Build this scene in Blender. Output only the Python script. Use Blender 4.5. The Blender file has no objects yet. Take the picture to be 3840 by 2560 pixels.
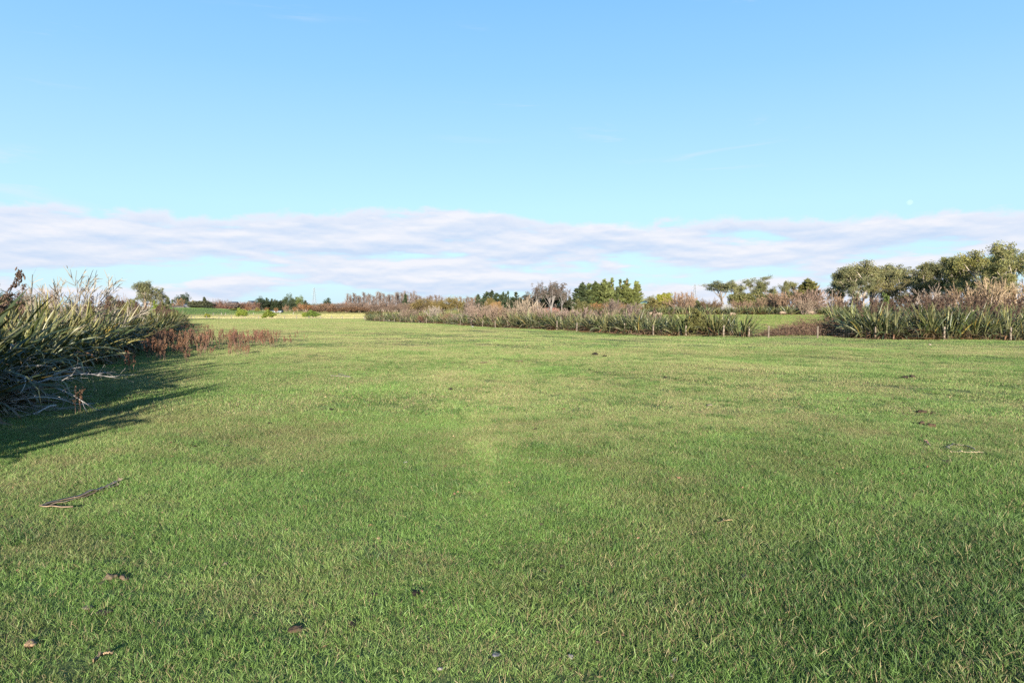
import bpy, math, random
import numpy as np

rng = np.random.default_rng(11)
random.seed(5)
S = bpy.context.scene
COL = S.collection

# ---------------------------------------------------------------- camera model
EYE = 2.3
FPX = 2560.0
HOR = 1170.0
PITCH = math.atan((1280 - HOR) / FPX)


def ray(px, py):
    a, b = (px - 1920) / FPX, (1280 - py) / FPX
    c, s = math.cos(PITCH), math.sin(PITCH)
    return np.array([a, c + b * s, -s + b * c])


def sstep(a, b, x):
    t = np.clip((x - a) / (b - a), 0, 1)
    return t * t * (3 - 2 * t)


_wv = [(rng.uniform(0, 6.28), rng.uniform(0, 6.28), l) for l in (2.2, 2.9, 3.7, 5.1, 6.8, 9.5, 14, 19)]


def undul(x, y):
    z = 0.0
    for a, ph, l in _wv:
        z = z + 0.0062 * l ** 0.75 * np.sin((x * math.cos(a) + y * math.sin(a)) * 6.283 / l + ph)
    return z


def gz(x, y):
    """height of the land"""
    x = np.asarray(x, float)
    y = np.asarray(y, float)
    yy = np.maximum(y, 1.0)
    u = np.clip(x / yy, -1.2, 1.2)
    left = np.interp(yy, [0, 275, 350, 420, 500, 700, 1000, 2000, 6000], [0, 0, 1.34, 2.6, 3.7, 6.1, 9.3, 18.5, 50])
    right = np.interp(yy, [0, 70, 170, 250, 420, 500, 700, 1000, 2000, 6000], [0, 0, 1.55, 2.3, 3.3, 4.0, 6.1, 9.3, 18.5, 50])
    k = sstep(-0.14, 0.14, u)
    z = left * (1 - k) + right * k
    z = z + 3.0 * np.exp(-(((x + 178) / 34) ** 2) - ((y - 365) / 45) ** 2)
    d = np.hypot(x, y)
    z = z + undul(x, y) * (1 - sstep(60, 160, d)) * 0.8
    return z


def gz1(x, y):
    return float(gz(x, y))


def ground_at(px, py):
    r = ray(px, py)
    m = r[2] / r[1]
    ys = np.concatenate([np.arange(2, 60, 0.1), np.arange(60, 1500, 0.5)])
    xs = ys * r[0] / r[1]
    f = EYE + ys * m - gz(xs, ys)
    i = int(np.argmax(f < 0)) if (f < 0).any() else len(ys) - 1
    return np.array([xs[i], ys[i], gz1(xs[i], ys[i])])


def at(px, py, Y):
    r = ray(px, py)
    t = Y / r[1]
    return np.array([r[0] * t, Y, EYE + r[2] * t])


# ---------------------------------------------------------------- mesh helpers
def nrm(v):
    return v / np.maximum(np.linalg.norm(v, axis=-1, keepdims=True), 1e-9)


class MB:
    def __init__(s):
        s.V, s.Q, s.T, s.C, s.n = [], [], [], [], 0

    def add(s, V, Q=None, T=None, C=(1, 1, 1)):
        V = np.asarray(V, float).reshape(-1, 3)
        C = np.asarray(C, float)
        if C.ndim == 1:
            C = np.tile(C, (len(V), 1))
        s.V.append(V)
        s.C.append(C)
        if Q is not None and len(Q):
            s.Q.append(np.asarray(Q, np.int64).reshape(-1, 4) + s.n)
        if T is not None and len(T):
            s.T.append(np.asarray(T, np.int64).reshape(-1, 3) + s.n)
        s.n += len(V)
        return s

    def mesh(s, name, mat=None, smooth=False):
        V = np.concatenate(s.V)
        C = np.concatenate(s.C)
        Q = np.concatenate(s.Q) if s.Q else np.zeros((0, 4), np.int64)
        T = np.concatenate(s.T) if s.T else np.zeros((0, 3), np.int64)
        me = bpy.data.meshes.new(name)
        me.vertices.add(len(V))
        me.vertices.foreach_set('co', V.astype(np.float32).ravel())
        me.loops.add(len(Q) * 4 + len(T) * 3)
        me.polygons.add(len(Q) + len(T))
        me.loops.foreach_set('vertex_index', np.concatenate([Q.ravel(), T.ravel()]).astype(np.int32))
        st = np.concatenate([np.arange(len(Q)) * 4, len(Q) * 4 + np.arange(len(T)) * 3]).astype(np.int32)
        me.polygons.foreach_set('loop_start', st)
        if smooth:
            me.polygons.foreach_set('use_smooth', np.ones(len(st), bool))
        me.update(calc_edges=True)
        ca = me.color_attributes.new('Col', 'FLOAT_COLOR', 'POINT')
        ca.data.foreach_set('color', np.concatenate([C, np.ones((len(C), 1))], 1).astype(np.float32).ravel())
        me.color_attributes.active_color = ca
        if mat:
            me.materials.append(mat)
        return me


def box(mb, c, size, col=(1, 1, 1), rot=0.0):
    sx, sy, sz = [v / 2 for v in size]
    P = np.array([[x, y, z] for x in (-sx, sx) for y in (-sy, sy) for z in (-sz, sz)])
    cr, sr = math.cos(rot), math.sin(rot)
    P = np.stack([P[:, 0] * cr - P[:, 1] * sr, P[:, 0] * sr + P[:, 1] * cr, P[:, 2]], 1) + np.array(c)
    mb.add(P, Q=[[0, 1, 3, 2], [4, 6, 7, 5], [0, 4, 5, 1], [2, 3, 7, 6], [0, 2, 6, 4], [1, 5, 7, 3]], C=col)


def tubes(mb, P, R, col, sides=4, cap=False):
    """P (n,k,3) centre lines, R (n,k) radii, col (n,3) / (3,)"""
    n, k, _ = P.shape
    T = np.empty_like(P)
    T[:, 1:-1] = P[:, 2:] - P[:, :-2]
    T[:, 0] = P[:, 1] - P[:, 0]
    T[:, -1] = P[:, -1] - P[:, -2]
    T = nrm(T)
    ref = np.where(np.abs(T[:, :1, 2:3]) > 0.8, np.array([1., 0, 0]), np.array([0, 0, 1.]))
    ref = np.broadcast_to(ref, T.shape)
    A = nrm(np.cross(T, ref))
    B = np.cross(T, A)
    an = np.arange(sides) / sides * 2 * np.pi
    V = P[:, :, None, :] + R[:, :, None, None] * (A[:, :, None, :] * np.cos(an)[None, None, :, None] + B[:, :, None, :] * np.sin(an)[None, None, :, None])
    idx = np.arange(n * k * sides).reshape(n, k, sides)
    a = idx[:, :-1, :]
    b = idx[:, 1:, :]
    Q = np.stack([a, np.roll(a, -1, 2), np.roll(b, -1, 2), b], -1).reshape(-1, 4)
    C = np.asarray(col, float)
    if C.ndim == 2:
        C = np.repeat(C, k * sides, 0)
    TT = None
    if cap:
        e = idx[:, -1, :]
        TT = np.concatenate([np.stack([e[:, 0], e[:, i], e[:, i + 1]], -1) for i in range(1, sides - 1)])
    mb.add(V.reshape(-1, 3), Q=Q, T=TT, C=C)


def ribbons(mb, P, W, col, side=None):
    """flat strips: P (n,k,3), W (n,k), side (n,3)"""
    n, k, _ = P.shape
    if side is None:
        side = nrm(rng.normal(size=(n, 3)))
        t = nrm(P[:, -1] - P[:, 0])
        side = nrm(np.cross(t, side))
    L = P - side[:, None, :] * W[:, :, None] / 2
    Rr = P + side[:, None, :] * W[:, :, None] / 2
    V = np.stack([L, Rr], 2)
    idx = np.arange(n * k * 2).reshape(n, k, 2)
    Q = np.stack([idx[:, :-1, 0], idx[:, :-1, 1], idx[:, 1:, 1], idx[:, 1:, 0]], -1).reshape(-1, 4)
    C = np.asarray(col, float)
    if C.ndim == 2:
        C = np.repeat(C, k * 2, 0)
    mb.add(V.reshape(-1, 3), Q=Q, C=C)


def leaves(mb, c, d, L, W, col):
    """diamond leaves: centre c, direction d"""
    n = len(c)
    d = nrm(d)
    s = nrm(np.cross(d, nrm(rng.normal(size=(n, 3)))))
    L = np.broadcast_to(L, (n,))[:, None]
    W = np.broadcast_to(W, (n,))[:, None]
    V = np.stack([c - d * L / 2, c + s * W / 2 - d * L * .08, c + d * L / 2, c - s * W / 2 - d * L * .08], 1)
    Q = np.arange(n * 4).reshape(n, 4)
    C = np.asarray(col, float)
    if C.ndim == 2:
        C = np.repeat(C, 4, 0)
    mb.add(V.reshape(-1, 3), Q=Q, C=C)


def path(start, d, L, k, wig, up):
    n = len(start)
    P = np.empty((n, k, 3))
    P[:, 0] = start
    d = nrm(d)
    L = np.broadcast_to(L, (n,))
    for i in range(1, k):
        P[:, i] = P[:, i - 1] + d * (L / (k - 1))[:, None]
        d = d + rng.normal(size=(n, 3)) * wig
        d[:, 2] += up
        d = nrm(d)
    return P


def grow(P, R, n, t0, t1, ang, lr, up=0.0, wig=0.15, k=4, rr=0.55, angv=0.25):
    N, K, _ = P.shape
    idx = np.repeat(np.arange(N), n)
    m = len(idx)
    t = rng.uniform(t0, t1, m)
    f = t * (K - 1)
    i = np.minimum(f.astype(int), K - 2)
    w = (f - i)[:, None]
    st = P[idx, i] * (1 - w) + P[idx, i + 1] * w
    tan = nrm(P[idx, i + 1] - P[idx, i])
    perp = nrm(np.cross(tan, nrm(rng.normal(size=(m, 3)))))
    a = ang + rng.normal(size=m) * angv
    d = np.cos(a)[:, None] * tan + np.sin(a)[:, None] * perp
    Lp = np.linalg.norm(np.diff(P, axis=1), axis=-1).sum(1)[idx]
    L = Lp * lr * rng.uniform(0.6, 1.2, m) * (1.15 - 0.5 * t)
    r0 = (R[idx, i] * (1 - w[:, 0]) + R[idx, i + 1] * w[:, 0]) * rr
    Pn = path(st, d, L, k, wig, up)
    Rn = r0[:, None] * np.linspace(1, 0.35, k)[None]
    return Pn, Rn


# ---------------------------------------------------------------- materials
def newmat(name):
    m = bpy.data.materials.new(name)
    m.use_nodes = True
    nt = m.node_tree
    for n in list(nt.nodes):
        nt.nodes.remove(n)
    return m, nt, nt.nodes, nt.links


def attr_mat(name, rough=0.6, spec=0.25, trans=0.0, noise=None, objvar=0.25, bump=0.0):
    """colour attribute x object colour x small random variation"""
    m, nt, N, Lk = newmat(name)
    at_ = N.new('ShaderNodeAttribute')
    at_.attribute_name = 'Col'
    oi = N.new('ShaderNodeObjectInfo')
    mx = N.new('ShaderNodeMix')
    mx.data_type = 'RGBA'
    mx.blend_type = 'MULTIPLY'
    mx.inputs[0].default_value = 1
    Lk.new(at_.outputs['Color'], mx.inputs[6])
    Lk.new(oi.outputs['Color'], mx.inputs[7])
    mr = N.new('ShaderNodeMapRange')
    mr.inputs[3].default_value = 1 - objvar
    mr.inputs[4].default_value = 1 + objvar
    Lk.new(oi.outputs['Random'], mr.inputs[0])
    col = N.new('ShaderNodeVectorMath')
    col.operation = 'SCALE'
    Lk.new(mx.outputs[2], col.inputs[0])
    Lk.new(mr.outputs[0], col.inputs['Scale'])
    out = col.outputs[0]
    p = N.new('ShaderNodeBsdfPrincipled')
    if noise:
        tc = N.new('ShaderNodeTexCoord')
        nz = N.new('ShaderNodeTexNoise')
        nz.inputs['Scale'].default_value = noise
        nz.inputs['Detail'].default_value = 5
        Lk.new(tc.outputs['Object'], nz.inputs['Vector'])
        m2 = N.new('ShaderNodeMapRange')
        m2.inputs[1].default_value = 0.3
        m2.inputs[2].default_value = 0.7
        m2.inputs[3].default_value = 0.6
        m2.inputs[4].default_value = 1.35
        Lk.new(nz.outputs['Fac'], m2.inputs[0])
        c2 = N.new('ShaderNodeVectorMath')
        c2.operation = 'SCALE'
        Lk.new(out, c2.inputs[0])
        Lk.new(m2.outputs[0], c2.inputs['Scale'])
        out = c2.outputs[0]
        if bump:
            b = N.new('ShaderNodeBump')
            b.inputs['Strength'].default_value = bump
            b.inputs['Distance'].default_value = 0.02
            Lk.new(nz.outputs['Fac'], b.inputs['Height'])
            Lk.new(b.outputs[0], p.inputs['Normal'])
    Lk.new(out, p.inputs['Base Color'])
    p.inputs['Roughness'].default_value = rough
    p.inputs['Specular IOR Level'].default_value = spec
    o = N.new('ShaderNodeOutputMaterial')
    if trans:
        tr = N.new('ShaderNodeBsdfTranslucent')
        Lk.new(out, tr.inputs['Color'])
        ms = N.new('ShaderNodeMixShader')
        ms.inputs[0].default_value = trans
        Lk.new(p.outputs[0], ms.inputs[1])
        Lk.new(tr.outputs[0], ms.inputs[2])
        Lk.new(ms.outputs[0], o.inputs[0])
    else:
        Lk.new(p.outputs[0], o.inputs[0])
    return m


M_LEAF = attr_mat('tree_leaf', 0.6, 0.25, 0.18, objvar=0.12)
M_TWIG = attr_mat('twig_bark', 0.8, 0.15, objvar=0.12)
M_BARK = attr_mat('trunk_bark', 0.85, 0.15, noise=6, objvar=0.15, bump=0.6)
M_FLAX = attr_mat('flax_leaf', 0.42, 0.42, 0.10, objvar=0.10)
M_POD = attr_mat('seed_pod', 0.7, 0.2, objvar=0.12)
M_POST = attr_mat('weathered_post', 0.85, 0.1, noise=9, objvar=0.2, bump=0.5)
M_WIRE = attr_mat('galvanised_wire', 0.5, 0.4, objvar=0.0)
M_PAINT = attr_mat('painted_wall', 0.7, 0.3, noise=0.6, objvar=0.0)
M_CLOD = attr_mat('clod', 0.9, 0.1, noise=30, objvar=0.15, bump=0.8)
M_WOOL = attr_mat('wool', 0.95, 0.1, noise=14, objvar=0.1, bump=0.7)


# ---------------------------------------------------------------- object helpers
def tag(o, label, cat, group=None):
    o['label'] = label
    o['category'] = cat
    if group:
        o['group'] = group
    return o


def link(name, me, parent=None, loc=None, color=None):
    o = bpy.data.objects.new(name, me)
    COL.objects.link(o)
    if parent is not None:
        o.parent = parent
    if loc is not None:
        o.location = loc
    if color is not None:
        o.color = (*color, 1)
    return o


def empty(name, loc, label, cat, group=None, rz=0.0, sc=(1, 1, 1)):
    e = bpy.data.objects.new(name, None)
    COL.objects.link(e)
    e.empty_display_size = 0.2
    e.location = loc
    e.rotation_euler = (0, 0, rz)
    e.scale = sc
    return tag(e, label, cat, group)


ORD = ['first', 'second', 'third', 'fourth', 'fifth', 'sixth', 'seventh', 'eighth', 'ninth', 'tenth', 'eleventh',
       'twelfth', 'thirteenth', 'fourteenth', 'fifteenth', 'sixteenth', 'seventeenth', 'eighteenth', 'nineteenth',
       'twentieth', 'twenty-first', 'twenty-second', 'twenty-third', 'twenty-fourth', 'twenty-fifth', 'twenty-sixth',
       'twenty-seventh', 'twenty-eighth', 'twenty-ninth', 'thirtieth', 'thirty-first', 'thirty-second', 'thirty-third',
       'thirty-fourth', 'thirty-fifth', 'thirty-sixth', 'thirty-seventh', 'thirty-eighth', 'thirty-ninth', 'fortieth',
       'forty-first', 'forty-second', 'forty-third', 'forty-fourth', 'forty-fifth', 'forty-sixth', 'forty-seventh', 'forty-eighth']

# ---------------------------------------------------------------- hedge / fence lines (from the photograph's fence posts)
POST_PX = [(3790, 1277), (3541, 1274), (3282, 1271.5), (3066, 1267), (2882, 1266), (2810, 1265.5), (2713, 1264), (2573, 1261), (2450, 1258),
           (2342, 1253), (2247, 1248), (2163, 1243), (2088, 1238), (2021, 1234.5), (1960, 1232), (1904, 1230.5), (1857, 1228.5),
           (1809, 1226), (1767, 1222.5), (1727, 1219), (1692, 1216.5), (1659, 1214.5), (1626, 1213), (1599, 1212), (1572, 1211),
           (1545, 1210), (1522, 1209), (1500, 1208.3), (1479, 1207.6), (1460, 1206.8), (1440, 1206), (1423, 1205), (1406, 1204),
           (1390, 1203), (1369, 1201.5)]
POSTS = [ground_at(*p) for p in POST_PX]
POSTS = [np.array([47.5, 55.0, gz1(47.5, 55)]), ] + POSTS
FLX = np.array([p[0] for p in POSTS])
FLY = np.array([p[1] for p in POSTS])


def fence_side(x, y):
    """metres beyond the fence (positive = behind it), roughly along +y"""
    o = np.argsort(FLX)
    return y - np.interp(x, FLX[o], FLY[o])


# ---------------------------------------------------------------- how dry the grass is, per place
_sw = [(rng.uniform(0, 6.28), rng.uniform(0, 6.28), l) for l in (1.1, 1.7, 2.6, 4.3, 6.2, 9, 13, 21, 34)]


def pnoise(x, y, k=0):
    z = 0.0
    for i, (a, ph, l) in enumerate(_sw):
        a = a + k * 1.7
        z = z + np.sin((x * math.cos(a) + y * math.sin(a)) * 6.283 / l + ph + k * 2.1 + 1.3 * np.sin(x * 0.31 + y * 0.23 + i))
    return z / 3.0


def dryness(x, y):
    d = np.hypot(x, y)
    s = 0.08 + 0.32 * sstep(5, 20, d) + 0.20 * sstep(30, 75, d) + 0.27 * pnoise(x, y)
    fs = fence_side(x, y)
    near = np.exp(-((fs + 5.0) / 6.0) ** 2)
    s = s * (1 - 0.75 * near)
    s = s - 0.25 * np.exp(-(((x - 9) / 6) ** 2) - ((y - 8) / 7) ** 2)
    return np.clip(s, 0, 1)


def sward(x, y):
    """colour of the living sward, per place"""
    d = np.hypot(x, y)
    dr = dryness(x, y)[:, None]
    C = np.array([0.110, 0.188, 0.044]) * (1 - dr) + np.array([0.200, 0.226, 0.082]) * dr
    C = C * (1 + 0.11 * pnoise(x, y, 7))[:, None]
    wear = (.32 * sstep(.5, .95, pnoise(x * 2.2, y * 2.2, 8)) * (1 - sstep(14, 30, d)))[:, None]
    C = C * (1 - wear) + np.array([0.165, 0.135, 0.065]) * wear
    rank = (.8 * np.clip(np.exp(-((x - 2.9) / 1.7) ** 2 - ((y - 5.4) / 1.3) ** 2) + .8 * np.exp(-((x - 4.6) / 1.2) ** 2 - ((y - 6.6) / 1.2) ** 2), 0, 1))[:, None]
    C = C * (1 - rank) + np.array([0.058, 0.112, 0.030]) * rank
    fs = fence_side(x, y)
    u = x / np.maximum(y, 1)
    ok = (y > 1)

    def paint(mask, col):
        nonlocal C
        k = (np.clip(mask, 0, 1) * ok)[:, None]
        C = C * (1 - k) + np.array(col) * k
    lf = 1 - sstep(-0.175, -0.16, u)
    paint(lf * sstep(255, 257, y), (0.50, 0.40, 0.25))
    paint(lf * sstep(270 + 6 * pnoise(x, y, 2), 280 + 6 * pnoise(x, y, 2), y), (0.39, 0.37, 0.15))
    paint(lf * sstep(300, 304, y) * (1 - sstep(314, 318, y)) * (1 - sstep(-0.3, -0.27, u)), (0.36, 0.27, 0.14))
    paint(lf * sstep(345, 360, y), (0.17, 0.16, 0.06))
    paint(lf * np.exp(-(((x + 178) / 44) ** 2) - ((y - 358) / 48) ** 2) * 2.2, (0.115, 0.205, 0.048))
    rp = sstep(-0.02, 0.02, u) * sstep(2, 4, fs)
    paint(rp, (0.120, 0.195, 0.030))
    paint(rp * sstep(183, 188, y), (0.13, 0.13, 0.045))
    paint(sstep(-0.17, -0.15, u) * (1 - rp) * sstep(2, 4, fs), (0.14, 0.15, 0.05))
    far = sstep(480, 620, y)
    paint(far, (0.16, 0.17, 0.06))
    paint(far * sstep(0.1, 0.5, np.sin(y * 0.013 + x * 0.004)), (0.26, 0.22, 0.10))
    return C


# ================================================================ GROUND
def build_ground():
    rad = np.concatenate([[0.6], np.geomspace(1.2, 7000, 300)])
    fa = np.radians(np.arange(-50, 50.01, 0.33))
    ba = np.radians(np.arange(52, 308.1, 4.0))
    ang = np.concatenate([fa, ba])
    A, Rr = np.meshgrid(ang, rad)
    X = np.sin(A) * Rr
    Y = np.cos(A) * Rr
    Z = gz(X, np.abs(Y) * 0 + Y)
    n, m = X.shape
    V = np.stack([X, Y, Z], -1).reshape(-1, 3)
    idx = np.arange(n * m).reshape(n, m)
    a, b = idx[:-1], idx[1:]
    Q = np.stack([a, np.roll(a, -1, 1), np.roll(b, -1, 1), b], -1).reshape(-1, 4)[:, ::-1]
    cen = len(V)
    V = np.concatenate([V, [[0, 0, gz1(0, 0)]]])
    T = np.stack([np.full(m, cen), idx[0], np.roll(idx[0], -1)], -1)[:, ::-1]
    x, y = V[:, 0], V[:, 1]
    d = np.hypot(x, y)
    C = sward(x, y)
    # soil and thatch under the real blades
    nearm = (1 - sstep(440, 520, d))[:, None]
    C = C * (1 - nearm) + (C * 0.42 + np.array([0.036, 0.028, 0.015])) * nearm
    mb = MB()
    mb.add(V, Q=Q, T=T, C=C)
    m, nt, N, Lk = newmat('pasture_ground')
    a_ = N.new('ShaderNodeAttribute')
    a_.attribute_name = 'Col'
    geo = N.new('ShaderNodeNewGeometry')
    n1 = N.new('ShaderNodeTexNoise')
    n1.inputs['Scale'].default_value = 0.9
    n1.inputs['Detail'].default_value = 8
    n1.inputs['Roughness'].default_value = 0.65
    Lk.new(geo.outputs['Position'], n1.inputs['Vector'])
    n2 = N.new('ShaderNodeTexNoise')
    n2.inputs['Scale'].default_value = 14
    n2.inputs['Detail'].default_value = 6
    Lk.new(geo.outputs['Position'], n2.inputs['Vector'])
    mr = N.new('ShaderNodeMapRange')
    mr.inputs[1].default_value = 0.3
    mr.inputs[2].default_value = 0.7
    mr.inputs[3].default_value = 0.72
    mr.inputs[4].default_value = 1.28
    Lk.new(n1.outputs['Fac'], mr.inputs[0])
    sc = N.new('ShaderNodeVectorMath')
    sc.operation = 'SCALE'
    Lk.new(a_.outputs['Color'], sc.inputs[0])
    Lk.new(mr.outputs[0], sc.inputs['Scale'])
    b = N.new('ShaderNodeBump')
    b.inputs['Strength'].default_value = 0.7
    b.inputs['Distance'].default_value = 0.04
    Lk.new(n2.outputs['Fac'], b.inputs['Height'])
    p = N.new('ShaderNodeBsdfPrincipled')
    p.inputs['Roughness'].default_value = 0.95
    p.inputs['Specular IOR Level'].default_value = 0.1
    Lk.new(sc.outputs[0], p.inputs['Base Color'])
    Lk.new(b.outputs[0], p.inputs['Normal'])
    o = N.new('ShaderNodeOutputMaterial')
    Lk.new(p.outputs[0], o.inputs[0])
    g = link('ground', mb.mesh('ground', m, True))
    g['kind'] = 'structure'
    g['label'] = 'grazed pasture land rising gently to far fields'
    return g


build_ground()


# ================================================================ GRASS
def grass_material():
    m, nt, N, Lk = newmat('pasture_grass')
    ca = N.new('ShaderNodeAttribute')
    ca.attribute_name = 'Col'          # r: blade brightness, g: dead blade, b: along the blade
    dr = N.new('ShaderNodeAttribute')
    dr.attribute_type = 'INSTANCER'
    dr.attribute_name = 'dry'
    sep = N.new('ShaderNodeSeparateColor')
    Lk.new(ca.outputs['Color'], sep.inputs[0])
    gc = N.new('ShaderNodeAttribute')
    gc.attribute_type = 'INSTANCER'
    gc.attribute_name = 'gc'
    # share of dead straw blades grows with dryness
    th = N.new('ShaderNodeMath')
    th.operation = 'MULTIPLY_ADD'
    th.inputs[1].default_value = 0.42
    th.inputs[2].default_value = 0.075
    Lk.new(dr.outputs['Fac'], th.inputs[0])
    lt = N.new('ShaderNodeMath')
    lt.operation = 'LESS_THAN'
    Lk.new(sep.outputs[1], lt.inputs[0])
    Lk.new(th.outputs[0], lt.inputs[1])
    mB = N.new('ShaderNodeMix')
    mB.data_type = 'RGBA'
    mB.inputs[7].default_value = (0.25, 0.205, 0.105, 1)
    Lk.new(gc.outputs['Color'], mB.inputs[6])
    Lk.new(lt.outputs[0], mB.inputs[0])
    sc = N.new('ShaderNodeVectorMath')
    sc.operation = 'SCALE'
    Lk.new(mB.outputs[2], sc.inputs[0])
    Lk.new(sep.outputs[0], sc.inputs['Scale'])
    p = N.new('ShaderNodeBsdfPrincipled')
    p.inputs['Roughness'].default_value = 0.5
    p.inputs['Specular IOR Level'].default_value = 0.3
    Lk.new(sc.outputs[0], p.inputs['Base Color'])
    tr = N.new('ShaderNodeBsdfTranslucent')
    Lk.new(sc.outputs[0], tr.inputs['Color'])
    ms = N.new('ShaderNodeMixShader')
    ms.inputs[0].default_value = 0.2
    Lk.new(p.outputs[0], ms.inputs[1])
    Lk.new(tr.outputs[0], ms.inputs[2])
    o = N.new('ShaderNodeOutputMaterial')
    Lk.new(ms.outputs[0], o.inputs[0])
    return m


M_GRASS = grass_material()


def grass_patch(name, radius, count, hmin, hmax, w, k=3):
    mb = MB()
    r = radius * np.sqrt(rng.uniform(0, 1, count)) * rng.uniform(0.75, 1.1, count)
    a = rng.uniform(0, 6.283, count)
    st = np.stack([r * np.cos(a), r * np.sin(a), np.full(count, -0.008)], 1)
    # blades come in tufts
    nt_ = max(6, count // 14)
    tc = np.stack([rng.uniform(-radius, radius, nt_), rng.uniform(-radius, radius, nt_), np.zeros(nt_)], 1) * 0.8
    tuft = rng.random(count) < 0.6
    ti = rng.integers(0, nt_, count)
    off = rng.normal(size=(count, 3)) * 0.022 * (radius / 0.34)
    off[:, 2] = 0
    st = np.where(tuft[:, None], tc[ti] + off + np.array([0, 0, -0.008]), st)
    d = rng.normal(size=(count, 3))
    d[:, 2] = 0
    d = nrm(d) * rng.uniform(0.15, 1.1, count)[:, None] + np.where(tuft[:, None], off * 12, 0)
    d[:, 2] = 1
    th = rng.uniform(0.7, 1.25, nt_)
    L = rng.uniform(hmin, hmax, count) * np.where(tuft, th[ti], 0.8)
    P = path(st, d, L, k + 1, 0.12, -0.22)
    W = w * rng.uniform(0.6, 1.25, count)[:, None] * np.array([0.8, 1.0, 0.7, 0.12][:k + 1])[None] if k == 3 else w * rng.uniform(0.6, 1.25, count)[:, None] * np.linspace(1, 0.15, k + 1)[None]
    C = np.stack([rng.uniform(0.62, 1.38, count), rng.uniform(0, 1, count), rng.uniform(0, 1, count)], 1)
    side = nrm(np.cross(nrm(P[:, 1] - P[:, 0]), nrm(rng.normal(size=(count, 3)))))
    ribbons(mb, P, W, C, side)
    return bpy.data.objects.new(name, mb.mesh(name, M_GRASS))


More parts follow.
